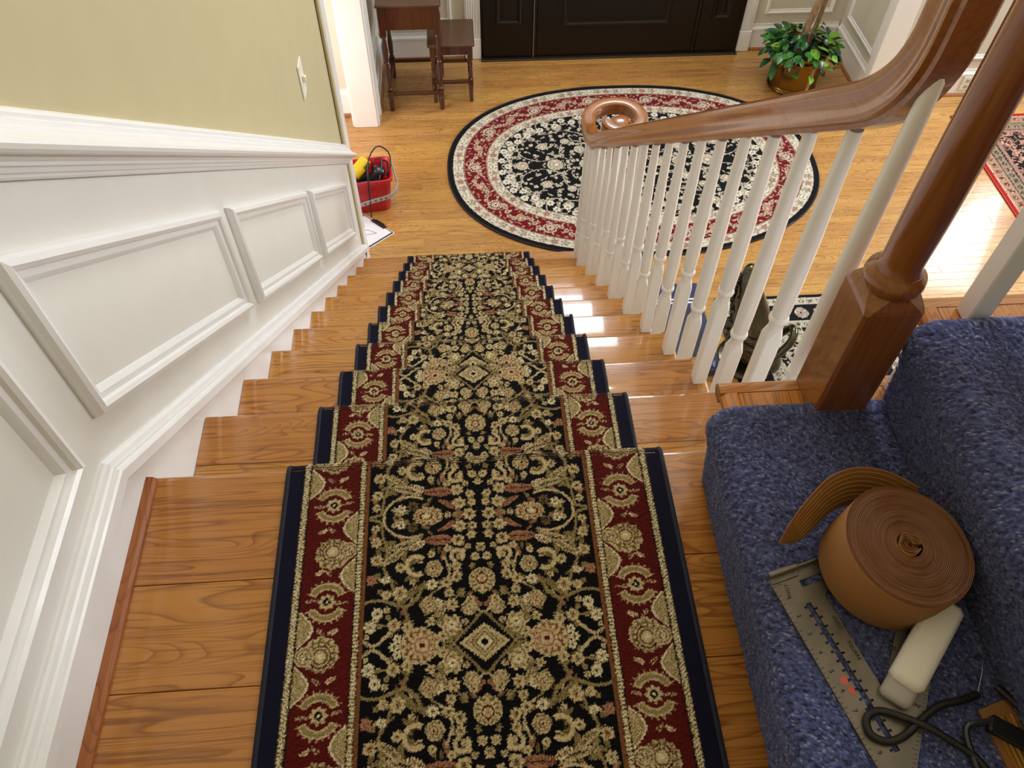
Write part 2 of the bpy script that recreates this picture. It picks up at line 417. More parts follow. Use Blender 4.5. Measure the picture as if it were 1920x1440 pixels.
# wainscot, skirt board and mouldings of the stair wall
poly = [(-1.3, FZ)] + [(-1.3, .65-.76*KY)] + slope_pts(.65, -1.3, 2.695)[1:] + [(2.695, FZ)]
poly = [(-1.3, -.3), (-1.3, .65-.76*KY), (KY, .65-.76*KY), (2.66, .65-.76*2.66), (2.66, FZ), (2.3, FZ)]
MB().prism(poly, 0, -.016, -.010).build('trim_1', M['panel_white'], kind='structure', label='white wainscot sheet along the stair wall')
poly = [(-1.3, -.03), (-1.3, .045-.76*KY), (KY, .045-.76*KY), (2.69, .045-.76*2.69), (2.69, FZ), (2.2, FZ), (.0, -.40), (-.05, -.03)]
MB().prism(poly, 0, -.011, 0.0).build('trim_2', M['paint_white'], kind='structure', label='flat white skirt board above the treads')
prof = [(.036, -.004), (.036, .004), (.043, .006), (.046, .013), (.050, .015), (.074, .015), (.078, .012), (.080, .006), (.085, .006), (.089, .003), (.097, .0), (.100, -.004), (.100, -.012)]
sweep_wall(prof, -1.3, 2.665, 0).build('baseboard_left', M['paint_white'], kind='structure', label='white cap moulding following the stair')
prof = [(.648, -.012), (.648, .002), (.652, .006), (.657, .007), (.660, .012), (.668, .014), (.671, .021), (.677, .022), (.681, .028), (.687, .031), (.690, .046), (.695, .051), (.703, .053), (.711, .049), (.716, .038), (.722, .030), (.731, .026), (.734, .019), (.744, .016), (.747, .009), (.755, .010), (.760, .007), (.765, .0), (.765, -.015)]
sweep_wall(prof, -1.3, 2.61, -.004).build('trim_3', M['paint_white'], kind='structure', label='moulded white chair rail on the stair wall')
def stair_frame(y0, y1, cb=.195, ct=.535, lev=False):
    if lev: p = [(y0, cb-.76*KY-.03), (y1, cb-.76*KY-.03), (y1, ct-.76*KY), (y0, ct-.76*KY)]
    else: p = [(y0, cb-.76*y0), (y1, cb-.76*y1), (y1, ct-.76*y1), (y0, ct-.76*y0)]
    mb = MB(); frame_moulding(mb, p, PROF_PANEL, lambda q, pr: (-.010+pr, q.x, q.y)); return mb
tr = 4
for y0, y1, lv in ((-1.25, -.112, True), (-.02, .733, False), (.803, 1.592, False), (1.66, 2.40, False)):
    stair_frame(y0, y1, lev=lv).build('trim_%d' % tr, M['paint_white'], kind='structure', smooth=25); tr += 1
# corner board closing the stair wall
MB().box(-.15, .004, 2.63, 2.712, FZ, TOP, .003).build('trim_%d' % tr, M['paint_white'], kind='structure'); tr += 1
MB().box(-.012, .0, 2.595, 2.632, FZ+.1, TOP, .002).build('trim_%d' % tr, M['wall_cream'], kind='structure'); tr += 1
# oak shoe moulding on the landing
MB().prism([(0.0, 0.0), (0.018, 0.0), (0.017, .006), (.012, .011), (0.0, .013)][::-1], 1, -1.28, -.012).build('baseboard_landing', M['shoe'], kind='structure', label='thin oak shoe moulding')
# cased opening to the left room : column end
mb = MB(); mb.box(-.150, .006, 3.985, 4.045, FZ, FZ+2.4, .003); mb.box(-.155, .018, 3.995, 4.035, FZ, FZ+2.4, .003)
mb.box(.0, .016, 4.04, 4.13, FZ, FZ+2.4, .004); mb.box(.0, .026, 4.115, 4.135, FZ, FZ+2.4, .004); mb.box(-.165, -.145, 4.0, 4.14, FZ, FZ+2.4, .003)
mb.build('trim_%d' % tr, M['paint_white'], kind='structure', label='white casing at the end of the left wall'); tr += 1
def base(name, x0, x1, y0, y1, face, h=.20, kind='structure'):
    """baseboard with cap along a wall; face = '-y', '-x', '+x'"""
    prof = [(0, 0), (.014, 0), (.014, h-.05), (.020, h-.045), (.020, h-.030), (.012, h-.022), (.008, h-.012), (.008, h), (0, h)]
    mb = MB()
    if face == '-y': rr = [[(x, y0-a, FZ+b) for a, b in prof] for x in (x0, x1)]
    elif face == '+x': rr = [[(x0+a, y, FZ+b) for a, b in prof] for y in (y0, y1)]
    else: rr = [[(x0-a, y, FZ+b) for a, b in prof] for y in (y0, y1)]
    mb.loft(rr); o = mb.build(name, M['paint_white'], kind='structure')
    q = [(0.0, 0.0), (.018, 0.0), (.016, .010), (.010, .017), (0.0, .019)]; mb = MB()
    if face == '-y': rr = [[(x, y0-.014-a, FZ+b) for a, b in q] for x in (x0, x1)]
    elif face == '+x': rr = [[(x0+.014+a, y, FZ+b) for a, b in q] for y in (y0, y1)]
    else: rr = [[(x0-.014-a, y, FZ+b) for a, b in q] for y in (y0, y1)]
    mb.loft(rr); mb.build('shoe_moulding', M['shoe'], o)
    return o
base('baseboard_far_left', .02, .62, 4.82, 0, '-y'); base('baseboard_far_right', 2.765, 3.425, 4.82, 0, '-y')
base('baseboard_left_far', 0.0, 0, 4.14, 4.80, '+x'); base('baseboard_right', 3.44, 0, 4.20, 4.80, '-x')
base('baseboard_right_far', 3.57, 6.98, 4.15, 0, '-y'); base('baseboard_left_room', -2.68, -.18, 4.14, 0, '-y')
# wainscot frames
def rect_frame(a0, a1, z0, z1, to3, i):
    mb = MB(); frame_moulding(mb, [(a0, z0), (a1, z0), (a1, z1), (a0, z1)], PROF_SMALL, to3)
    return mb.build('trim_%d' % i, M['paint_white'], kind='structure', smooth=25)
for (a0, a1) in ((.09, .54), (2.84, 3.345)):
    rect_frame(a0, a1, FZ+.275, FZ+.82, lambda q, p: (q.x, 4.82-p, q.y), tr); tr += 1
rect_frame(4.215, 4.735, FZ+.275, FZ+.82, lambda q, p: (3.44-p, q.x, q.y), tr); tr += 1
rect_frame(4.20, 4.74, FZ+.275, FZ+.82, lambda q, p: (.0+p, q.x, q.y), tr); tr += 1
for (a0, a1) in ((3.66, 4.30), (5.4, 6.8)):
    rect_frame(a0, a1, FZ+.275, FZ+.82, lambda q, p: (q.x, 4.15-p, q.y), tr); tr += 1
def crail(x0, x1, y0, y1, i, dx=0, dy=0):
    mb = MB(); mb.box(x0, x1, y0, y1, FZ+.88, FZ+.95, .006)
    mb.build('trim_%d' % i, M['paint_white'], kind='structure')
crail(.0, .62, 4.785, 4.82, tr); crail(2.76, 3.44, 4.785, 4.82, tr+1); crail(3.405, 3.44, 4.16, 4.79, tr+2); crail(3.56, 4.3, 4.115, 4.15, tr+3); tr += 4
# casing on the outside corner of the right wall
mb = MB(); mb.box(3.42, 3.555, 4.115, 4.20, FZ, FZ+2.4, .004); mb.box(3.41, 3.565, 4.105, 4.135, FZ, FZ+2.4, .004)
mb.build('trim_%d' % tr, M['paint_white'], kind='structure', label='white corner casing of the right wall'); tr += 1
# left room: bright casing seen through the opening
mb = MB(); mb.box(-.34, -.25, 4.115, 4.14, FZ, FZ+2.2, .004); mb.box(-.355, -.335, 4.108, 4.14, FZ, FZ+2.2, .003)
mb.build('trim_%d' % tr, M['paint_white'], kind='structure'); tr += 1

# front door with side panels
door = MB().box(.745, 2.675, 4.80, 4.86, FZ, FZ+2.16).build('door_1', M['door'], kind='structure', label='dark brown panelled front door with side panels')
def leaf(x0, x1, nm, rows):
    o = MB().box(x0, x1, 4.772, 4.81, FZ+.022, FZ+2.14, .002).build(nm, M['door'], door)
    w = x1-x0; ins = .085 if w < .6 else .19
    for z0, z1 in rows:
        mb = MB(); frame_moulding(mb, [(x0+ins, z0), (x1-ins, z0), (x1-ins, z1), (x0+ins, z1)], [(0, 0), (.003, .010), (.010, .014), (.020, .012), (.030, .004), (.045, .002), (.06, .006)], lambda q, p: (q.x, 4.772-p, q.y))
        mb.box(x0+ins+.06, x1-ins-.06, 4.764, 4.775, z0+.06, z1-.06)
        mb.build('panel', M['door'], o)
    return o
leaf(.765, 1.125, 'side_panel', [(FZ+.27, FZ+.85), (FZ+1.0, FZ+2.0)]); leaf(2.345, 2.655, 'side_panel', [(FZ+.27, FZ+.85), (FZ+1.0, FZ+2.0)])
d = leaf(1.155, 2.315, 'door_leaf', [(FZ+.245, FZ+.95), (FZ+1.10, FZ+2.0)])
mb = MB(); mb.lathe(0, 0, [(.026, 0), (.028, .006), (.012, .012), (.010, .035), (.026, .045), (.030, .060), (.022, .074)], 16)
k = mb.build('door_knob', M['brass'], d, smooth=40); k.rotation_euler = (PI/2, 0, 0); k.location = (1.225, 4.772, FZ+.98)
MB().box(1.128, 1.152, 4.765, 4.80, FZ, FZ+2.14, .003).build('mullion', M['door'], door)
MB().box(2.318, 2.342, 4.765, 4.80, FZ, FZ+2.14, .003).build('mullion', M['door'], door)
MB().box(1.128, 1.133, 4.760, 4.768, FZ+.01, FZ+2.14).build('weather_strip', M['steel'], door)
MB().box(.745, 2.675, 4.74, 4.80, FZ, FZ+.014, .004).build('threshold', M['threshold'], door)
def casing(x0, x1, i):
    mb = MB(); w = x1-x0
    mb.box(x0, x1, 4.795, 4.82, FZ, FZ+2.2, .003)
    for k in range(5):
        mb.box(x0+.012+k*(w-.03)/5, x0+.012+k*(w-.03)/5+(w-.03)/8, 4.788, 4.80, FZ+.16, FZ+2.2, .003)
    mb.box(x0-.004, x1+.004, 4.785, 4.82, FZ, FZ+.16, .004)
    mb.build('trim_%d' % i, M['paint_white'], kind='structure', label='fluted white door casing')
casing(.632, .742, tr); casing(2.678, 2.765, tr+1); tr += 2
MB().box(.60, 2.80, 4.785, 4.82, FZ+2.16, FZ+2.30, .006).build('trim_%d' % tr, M['paint_white'], kind='structure'); tr += 1
def window(name, x0, x1, z0, z1, y, nx, nz):
    w = MB(); 
    for b in ((x0-.08, x0, z0-.08, z1+.08), (x1, x1+.08, z0-.08, z1+.08), (x0, x1, z0-.08, z0), (x0, x1, z1, z1+.08)): w.box(b[0], b[1], y-.02, y+.03, b[2], b[3])
    o = w.build(name, M['paint_white'], kind='structure')
    mb = MB()
    for i in range(1, nx): xx = x0+(x1-x0)*i/nx; mb.box(xx-.012, xx+.012, y+.01, y+.03, z0, z1)
    for i in range(1, nz): zz = z0+(z1-z0)*i/nz; mb.box(x0, x1, y+.011, y+.029, zz-.012, zz+.012)
    mb.build('muntin', M['paint_white'], o)
    for i in range(nx):
        for j in range(nz):
            MB().box(x0+(x1-x0)*i/nx+.001, x0+(x1-x0)*(i+1)/nx-.001, y+.035, y+.04, z0+(z1-z0)*j/nz+.001, z0+(z1-z0)*(j+1)/nz-.001).build('pane', M['pane'], o)
window('window_1', .95, 2.45, .95, 2.60, 4.82, 3, 3)
window('window_2', 4.40, 5.04, -1.28, -.22, 4.15, 2, 3)

# switch plate and outlet
sw = empty('light_switch', (-.015, 2.015, -.485), 'white switch plate on the cream wall near its far end', 'switch')
a = MB().box(-.015, -.009, 1.975, 2.055, -.555, -.415, .002).build('cover_plate', M['switch'])
b = MB().box(-.010, .004, 2.006, 2.024, -.498, -.472, .003).build('toggle', M['switch']); place(sw, a, b)
ot = empty('wall_outlet', (4.16, 4.13, FZ+.10), 'white wall outlet in the baseboard of the right room', 'outlet')
a = MB().box(4.125, 4.205, 4.128, 4.137, FZ+.045, FZ+.150, .002).build('cover_plate', M['switch'])
b = [MB().box(4.152, 4.178, 4.125, 4.129, z-.012, z+.012, .002).build('socket', M['grey_plastic']) for z in (FZ+.075, FZ+.12)]; place(ot, a, *b)
# ------------------------------------------------------------------ landing, treads, risers
def NY(k): return R*k+(-.018+.016 if k == 0 else .013 if k == 1 else .010)   # nosing line of step k
def nose_prof(yb, yn, z, t=.027, n=6):
    """(y,z) outline of a board: back yb, rounded nose at yn (yn > yb), top z"""
    r = t/2; p = [(yb, z-t), (yb, z)]
    for i in range(n+1):
        a = PI/2-PI*i/n; p.append((yn-r+r*math.cos(a), z-r+r*math.sin(a)))
    return p
land = empty('stair_landing', (.5, -.6, 0), 'oak landing floor at the head of the stairs', 'landing')
ps = []
edges = [NY(0), -.211, -.383, -.55, -.72, -.89, -1.06, -1.22, -1.295]
for i in range(len(edges)-1):
    y1, y0 = edges[i], edges[i+1]
    if i == 0:
        o = MB().prism(nose_prof(y0+.0006, y1, 0), 0, 0.001, 1.20).build('plank', M['oak'], smooth=30)
    else:
        o = MB().box(.001, 1.20, y0+.0006, y1-.0006, -.027, 0, .0008).build('plank', M['oak'])
    ps.append(o)
ps.append(MB().box(.001, 1.16, -1.29, -.048, -.16, -.03).build('platform', M['paint_white']))
ps.append(MB().box(.0, 1.15, -.062, -.047, -H, -.027).build('riser', M['paint_white']))
place(land, *ps)
st = empty('staircase', (.5, 1.2, FZ), 'straight oak staircase with white risers going down to the hall', 'staircase')
ps = []; rj = random.Random(3)
for k in range(1, 11):
    y1 = NY(k); z = -H*k; yb = R*(k-1)-.045; ym = y1-rj.choice((.115, .13, .15, .14)); xr = 1.150
    fr = MB().prism(nose_prof(ym+.0005, y1, z), 0, 0.001, xr)
    if k < 10: fr = fr.build('tread', M['oak'], smooth=30)
    else:
        fr = MB()
        # starting step: curls round under the volute
        out = [(ym, 0.001), (y1, 0.001), (y1, 1.29)]
        cx, cy, rr = 1.29, 2.34, .16
        arc = [(cy+rr*math.cos(a), cx+rr*math.sin(a)) for a in [PI*i/14 for i in range(1, 15)]]
        poly = [(0.001, ym), (0.001, y1)]+[(q[1], q[0]) for q in [(cy+rr*math.cos(PI*i/14), cx+rr*math.sin(PI*i/14)) for i in range(0, 15)]]+[(1.13, cy-rr), (1.13, ym)]
        fr.prism(poly, 2, z-.027, z); fr = fr.build('tread', M['oak'])
    ps.append(fr)
    bk = MB().box(.001, xr, yb, ym-.0005, z-.027, z, .0007).build('board', M['oak']); upd(); bk.parent = fr
    if k < 10:   # mitred return nosing on the open end
        rn = MB().prism([(q[0]-y1+xr+.030, q[1]) for q in nose_prof(y1-.03, y1, z)], 1, yb+.03, y1-.002).build('return_nosing', M['oak'], smooth=30); rn.parent = fr
    ps.append(MB().box(.0, 1.148, y1-.045, y1-.030, z-H, z-.027).build('riser', M['paint_white']))
# open stringer and closed wall under it
poly = [(-1.29, -.03), (-.03, -.03)]
for k in range(0, 10):
    yk = R*k-.03 if k else -.045
    poly += [(R*(k)-.03, -H*k-.028), (R*(k)-.03, -H*(k+1)-.028)]
poly += [(R*10-.03, -H*10-.028), (R*10-.03, FZ), (-1.29, FZ)]
ps.append(MB().prism(poly, 0, 1.125, 1.147).build('stringer', M['paint_white']))
mb = MB(); cx, cy, rr = 1.29, 2.34, .13
mb.prism([(.0, 2.28), (.0, 2.47), (cx, 2.47)]+[(cx+rr*math.sin(PI*i/14), cy+rr*math.cos(PI*i/14)) for i in range(15)]+[(1.1, cy-rr)], 2, FZ, -1.927)
ps.append(mb.build('starting_step_base', M['paint_white']))
place(st, *ps)

# upper flight : rises to the right (towards +x)
up = empty('upper_flight', (1.5, -.6, 0), 'oak ended steps of the upper flight under the blue carpet', 'staircase')
ps = []
for j in range(1, 9):
    z = H*j; x0 = .987+.25*(j-1); xb = x0+.30
    # visible oak end: cross grain board and mitred end nosing
    body = MB().box(x0+.0285, xb, -.085 if j == 1 else -.075, -.019, z-.027, z, .0012).build('tread', M['oak_y'])
    nn = MB().prism([(q[0], q[1]) for q in nose_prof(-.0185, .008, z)], 0, x0+.0005, xb).build('return_nosing', M['oak'], body, smooth=30)
    mb = MB(); mb.prism([(-(q[0]), q[1]) for q in nose_prof(-(x0+.028), -(x0), z)], 1, -.085, -.0188); mb.build('front_nosing', M['oak_y'], body, smooth=30)
    ps.append(body)
    ps.append(MB().box(x0+.03, xb+.2, -1.28, -.086, z-.027, z-.001).build('hidden_tread', M['oak_y']))
    ps.append(MB().box(x0+.022, x0+.036, -1.28, -.020, z-H, z-.027).build('riser', M['paint_white']))
poly = [(1.02, 0.0)]
for j in range(1, 9): poly += [(1.02+.25*(j-1), H*j-.03), (1.02+.25*j, H*j-.03)]
poly += [(3.02, 1.21), (1.45, -.03), (1.02, -.03)]
ps.append(MB().prism([(a, b) for a, b in poly], 1, -.045, -.028).build('stringer', M['paint_white']))
place(up, *ps)

# ------------------------------------------------------------------ railing
rail = empty('stair_railing', (1.155, 1.2, FZ), 'white balusters carrying a stained oak handrail with a scrolled volute end', 'railing')
RX = 1.155
def rail_section(w=.060, h=.066):
    # (side, up) outline, up from 0 (underside) to h
    a = w/2
    return [(-a*.66, 0), (a*.66, 0), (a*.72, .007), (a*.98, .010), (a*1.0, .020), (a*.90, .025), (a*.93, .040), (a, .048), (a*.96, h*.90), (a*.80, h*.97), (a*.4, h), (-a*.4, h), (-a*.80, h*.97), (-a*.96, h*.90), (-a, .048), (-a*.93, .040), (-a*.90, .025), (-a*1.0, .020), (-a*.98, .010), (-a*.72, .007)]
def rail_sweep(path, ups, sec):
    rings = []; P = [Vector(p) for p in path]
    for i, p in enumerate(P):
        d = (P[min(i+1, len(P)-1)]-P[max(i-1, 0)]).normalized(); u = Vector(ups[i]); u = (u-d*u.dot(d)).normalized(); s = d.cross(u)
        rings.append([tuple(p+s*a+u*b) for a, b in sec])
    return rings
ang = math.atan(.76); dv = Vector((0, math.cos(ang), -math.sin(ang)))
def ul(y): return .684-.76*y
# straight part, easing and volute; gooseneck at the upper end
path = []; ups = []
gx = RX
for t in np.linspace(0, 1, 9):           # riser of the gooseneck, then its curve
    pass
cyl = .055
yg = .082
path += [(gx, .042, 1.30), (gx, .042, 1.05), (gx, .042, .92), (gx, .042, .84)]; ups += [(0, 1, 0)]*4
A = np.array((gx, .043, .76)); B = np.array((gx, .175, ul(.175))); C = np.array((gx, .060, .66)); 
for t in np.linspace(0, 1, 12):
    q = (1-t)**2*A+2*t*(1-t)*np.array((gx, .044, ul(.044)-.004))+t*t*B; path.append(tuple(q)); ups.append((0, 1-t*.4, .0+t))
for y in np.linspace(.25, 1.9, 10): path.append((gx, y, ul(y))); ups.append((0, .5, 1))
zv = -.995                               # underside of the level volute
A = np.array((gx, 1.98, ul(1.98))); Cc = np.array((gx, 2.205, zv-.012)); B = np.array((gx, 2.34, zv))
for t in np.linspace(0, 1, 9):
    q = (1-t)**2*A+2*t*(1-t)*Cc+t*t*B; path.append(tuple(q)); ups.append((0, .5*(1-t), 1))
vc = (1.290, 2.345)
nsp = 34
def vr(t):                               # volute centre line radius as it winds in
    return .135-.088*max(0, (t-.33))/.67 if t > .33 else .135
for i in range(1, nsp+1):
    t = i/nsp; a = PI-t*PI*1.92; r = vr(t)
    path.append((vc[0]+r*math.cos(a), vc[1]+r*math.sin(a), zv)); ups.append((0, 0, 1))
sec = rail_section()
mb = MB(); rings = rail_sweep(path, ups, sec); n = len(rings)
mb.loft(rings)
hr = mb.build('handrail', M['rail'], smooth=35)
mb = MB(); mb.lathe(1.303, 2.330, [(.030, zv), (.043, zv+.010), (.045, zv+.045), (.038, zv+.060), (.022, zv+.066), (.0, zv+.067)], 24)
eye = mb.build('volute_eye', M['rail'], smooth=35)
def baluster(zb, zt, top_r=.0115):
    """mesh about (0,0), foot at z 0"""
    h = zt-zb; mb = MB(); s = .016; bl = .275; c = .0022
    sq = lambda a, z: [(-a+c, -a, z), (a-c, -a, z), (a, -a+c, z), (a, a-c, z), (a-c, a, z), (-a+c, a, z), (-a, a-c, z), (-a, -a+c, z)]
    rings = [sq(s, 0), sq(s, bl)]
    def circ(r, z): return [(r*math.cos(-PI*.5-.20+2*PI*i/8+.0), r*math.sin(-PI*.5-.20+2*PI*i/8), z) for i in range(8)]
    mb.loft([sq(s, 0), sq(s, bl), [tuple(np.array(a)*.5+np.array(b)*.5) for a, b in zip(sq(s*.98, bl+.010), circ(.0155, bl+.010))], circ(.0148, bl+.022)])
    prof = [(.0142, bl+.018), (.0142, bl+.036), (.0150, bl+.040), (.0182, bl+.044), (.0190, bl+.049), (.0182, bl+.054), (.0150, bl+.057), (.0165, bl+.066), (.0172, bl+.12), (.0165, bl+.25), (top_r+.002, h*.85), (top_r, h)]
    mb.lathe(0, 0, prof, 14)
    return mb.mesh('baluster', 40)
bals = []
bm_cache = {}
def put_bal(x, y, zb, zt):
    key = round(zt-zb, 2)
    if key not in bm_cache: bm_cache[key] = baluster(zb, zb+key+.004)
    o = bpy.data.objects.new('baluster', bm_cache[key]); COL.objects.link(o); o.location = (x, y, zb)
    if not o.data.materials: o.data.materials.append(M['baluster'])
    bals.append(o)
for k in range(1, 10):
    for yy in (R*k-.188, R*k-.063):
        if yy < .1: put_bal(RX, yy, -H*k, ul(.05)+.07)
        else: put_bal(RX, yy, -H*k, ul(yy)+.003)
put_bal(RX, 2.312-.01, -1.9, zv+.004)
for a in (150, 108, 66, 24, -18, -60):
    put_bal(vc[0]+.125*math.cos(math.radians(a)), vc[1]+.125*math.sin(math.radians(a)), -1.9, zv+.004)
put_bal(RX+.03, 2.19, -1.9, zv+.03)
vn = MB(); vn.lathe(1.300, 2.335, [(.034, -1.9), (.034, -1.66), (.028, -1.64), (.034, -1.625), (.024, -1.61), (.030, -1.50), (.020, -1.25), (.017, -1.10), (.022, -1.03), (.022, zv+.004)], 16)
vn = vn.build('volute_newel', M['newel'], smooth=40)
place(rail, hr, eye, vn, *bals)
# balusters of the upper flight
up2 = empty('upper_railing', (1.8, -.04, 0), 'square white balusters on the oak ends of the carpeted upper steps', 'railing')
bb = []
for j in range(2, 5):
    for xx in (.25*(j-1)+.987+.072, .25*(j-1)+.987+.197):
        zt = 1.55+.76*(xx-1.2)
        mb = MB(); mb.box(-.0165, .0165, -.0165, .0165, 0, .42, .002); mb.lathe(0, 0, [(.0155, .42), (.019, .44), (.0172, .46), (.0115, zt-H*j)], 12)
        o = mb.build('baluster', M['baluster'], smooth=40); o.location = (xx, -.038, H*j); bb.append(o)
mb = MB(); mb.loft(rail_sweep([(1.16, -.038, 1.30), (1.20, -.038, 1.50), (1.3, -.038, 1.62), (1.9, -.038, 2.08)], [(0, 0, 1)]*4, sec)); bb.append(mb.build('handrail', M['rail'], smooth=35))
place(up2, *bb)
# corner newel
nw = empty('newel_post', (1.16, -.035, H), 'turned stained oak newel post standing on the first carpeted step', 'newel post')
c = .0045; a = .0425; X0, Y0 = 1.160, -.038
def oct_(a, z, c): return [(X0-a+c, Y0-a, z), (X0+a-c, Y0-a, z), (X0+a, Y0-a+c, z), (X0+a, Y0+a-c, z), (X0+a-c, Y0+a, z), (X0-a+c, Y0+a, z), (X0-a, Y0+a-c, z), (X0-a, Y0-a+c, z)]
mb = MB(); mb.loft([oct_(a, H, c), oct_(a, .435, c), oct_(a*.97, .443, .010), oct_(a*.86, .455, .020), oct_(a*.78, .462, .024)])
p1 = mb.build('base_block', M['newel'])
mb = MB(); mb.lathe(X0, Y0, [(.028, .452), (.036, .456), (.0400, .462), (.0415, .470), (.0400, .479), (.034, .484), (.032, .488)], 32); p2 = mb.build('collar', M['newel'], smooth=60)
mb = MB(); mb.lathe(X0, Y0, [(.0330, .484), (.0290, .492), (.0275, .505), (.0285, .54), (.0288, .60), (.0265, .80), (.0240, 1.02), (.022, 1.10), (.030, 1.12), (.030, 1.15)], 32); p3 = mb.build('turned_shaft', M['newel'], smooth=50)
mb = MB(); mb.loft([oct_(.042, 1.15, c), oct_(.042, 1.45, c), oct_(.03, 1.47, c)]); p4 = mb.build('top_block', M['newel'])
place(nw, p1, p2, p3, p4)
# ------------------------------------------------------------------ woven patterns (drawn as colour of the pile, procedurally)
def lin(c): return np.array(s2l(c), np.float32)
class Cv:
    """raster of a woven design; coordinates in metres"""
    def __init__(s, x0, x1, y0, y1, res, bg, fuzz=.0006, seed=1, wrapy=0.0):
        s.x0, s.y0, s.res = x0, y0, res; s.nx = int(round((x1-x0)/res)); s.ny = int(round((y1-y0)/res))
        g = np.random.default_rng(seed); X, Y = np.meshgrid(x0+(np.arange(s.nx)+.5)*res, y0+(np.arange(s.ny)+.5)*res)
        s.X = X+g.normal(0, fuzz, X.shape); s.Y = Y+g.normal(0, fuzz, X.shape)
        s.a = np.empty((s.ny, s.nx, 3), np.float32); s.a[:] = lin(bg); s.wr = wrapy
    def box(s, cx, cy, r):
        i0 = max(0, int((cx-r-s.x0)/s.res)-2); i1 = min(s.nx, int((cx+r-s.x0)/s.res)+3)
        j0 = max(0, int((cy-r-s.y0)/s.res)-2); j1 = min(s.ny, int((cy+r-s.y0)/s.res)+3)
        if i0 >= i1 or j0 >= j1: return None
        return slice(j0, j1), slice(i0, i1)
    def put(s, cx, cy, r, fn, alpha=1.0):
        """fn(dx, dy) -> list of (mask, colour)"""
        for w in ((-s.wr, 0, s.wr) if s.wr else (0,)):
            b = s.box(cx, cy+w, r)
            if b is None: continue
            for m, c in fn(s.X[b]-cx, s.Y[b]-cy-w):
                v = s.a[b]; v[m] = lin(c); s.a[b] = v
    def ros(s, cx, cy, r, outer, inner, core, n=7, ph=0.3):
        def fn(dx, dy):
            d = np.hypot(dx, dy); a = np.arctan2(dy, dx); R_ = r*(.86+.14*np.cos(n*a+ph))
            return [(d < R_, outer), ((d < .60*R_) & (d > .44*R_) & (np.cos(n*a+ph) < .4), inner), (d < .26*r, inner), (d < .13*r, core)]
        s.put(cx, cy, r, fn)
    def palm(s, cx, cy, r, ang, outer, vein, heart, core, k=1.0):
        ca, sa = math.cos(ang), math.sin(ang)
        def fn(dx, dy):
            u = dx*ca+dy*sa; v = -dx*sa+dy*ca; v = v*k
            d = np.hypot(u, v); a = np.arctan2(v, u)
            R_ = r*(.80+.12*np.cos(a)+.09*np.abs(np.cos(5.5*a)))
            return [(d < R_, outer), ((d < .93*R_) & (d > .45*r) & (np.sin(13*a+9*d/r) > .55), vein), ((d < .80*R_) & (d > .70*R_) & (np.sin(22*a) > -.2), vein),
                    (d < .40*r, heart), (d < .29*r, outer), (d < .14*r, core)]
        s.put(cx, cy, r*1.1, fn)
    def leaf(s, cx, cy, L, Wd, ang, c1, c2, curve=0.0):
        ca, sa = math.cos(ang), math.sin(ang)
        def fn(dx, dy):
            u = (dx*ca+dy*sa)/(L/2); v = (-dx*sa+dy*ca)-curve*(1-u*u)
            w = Wd/2*np.sqrt(np.clip(1-u*u, 0, 1))*(1-.25*u)
            m = (np.abs(u) < 1) & (np.abs(v) < w)
            return [(m, c1), (m & (np.abs(v) < w*.72) & (np.sin(u*L*900+np.abs(v)*1500) > -.1), c2), (m & (np.abs(v) < w*.12), BK if Wd > .012 else c2)]
        s.put(cx, cy, L*.62+abs(curve), fn)
    def ring(s, cx, cy, r, w, a0, a1, col):
        def fn(dx, dy):
            d = np.hypot(dx, dy); a = (np.arctan2(dy, dx)-a0) % (2*PI)
            return [((np.abs(d-r) < w/2) & (a < (a1-a0)), col)]
        s.put(cx, cy, r+w, fn)
    def vine(s, pts, w, col, core=None, taper=False):
        P = np.array(crom(pts, 8))
        for i in range(len(P)-1):
            a, b = P[i], P[i+1]; ww = w*(1-.6*i/len(P)) if taper else w
            c = (a+b)/2; r = np.hypot(*(b-a))/2+ww
            def fn(dx, dy, a=a, b=b, c=c, ww=ww):
                px, py = dx+c[0]-a[0], dy+c[1]-a[1]; d = b-a; q = np.clip((px*d[0]+py*d[1])/max(1e-9, d@d), 0, 1)
                e = np.hypot(px-q*d[0], py-q*d[1]); o = [(e < ww/2, col)]
                if core is not None: o.append((e < ww*.18, core))
                return o
            s.put(c[0], c[1], r, fn)
    def sample(s, x, y):
        i = np.clip(((x-s.x0)/s.res).astype(int), 0, s.nx-1); j = np.clip(((y-s.y0)/s.res).astype(int), 0, s.ny-1)
        return s.a[j, i]

BE, BE2, OL, OL2, BK, RD, PK, TAN = (206, 186, 140), (230, 216, 176), (110, 92, 54), (150, 132, 86), (8, 7, 10), (88, 18, 12), (172, 122, 96), (126, 78, 44)
# field of the stair runner, one quarter repeat: flower cluster at v=0, lozenge at v=.223
PV = .223
F = Cv(0, .196, 0, PV, .0006, BK, .0009, 3)
g = random.Random(4)
for _ in range(110):                                    # small filling sprigs
    x, y = g.uniform(0, .19), g.uniform(0, PV); r = g.uniform(.003, .0058)
    if g.random() < .6: F.ros(x, y, r, BE if g.random() < .6 else OL2, OL, BK, 5, g.random()*6)
    else: F.leaf(x, y, r*4.2, r*1.5, g.uniform(0, PI), OL2 if g.random() < .7 else PK, OL, g.uniform(-.003, .003))
def m_(v): return PV-v
vn_ = lambda pts, w, c=OL2, k=None, t=False: F.vine([(a/1000, b/1000) for a, b in pts], w/1000, c, k, t)
vn_([(190, 2), (172, 8), (167, 35), (159, 64), (163, 93), (152, 113), (134, 158), (110, 148), (97, 124)], 4.6, OL2)
vn_([(196, 150), (168, 147), (134, 158)], 4.5, OL2)
vn_([(74, 133), (60, 122), (54, 106), (56, 92), (64, 76)], 3.8, BE)
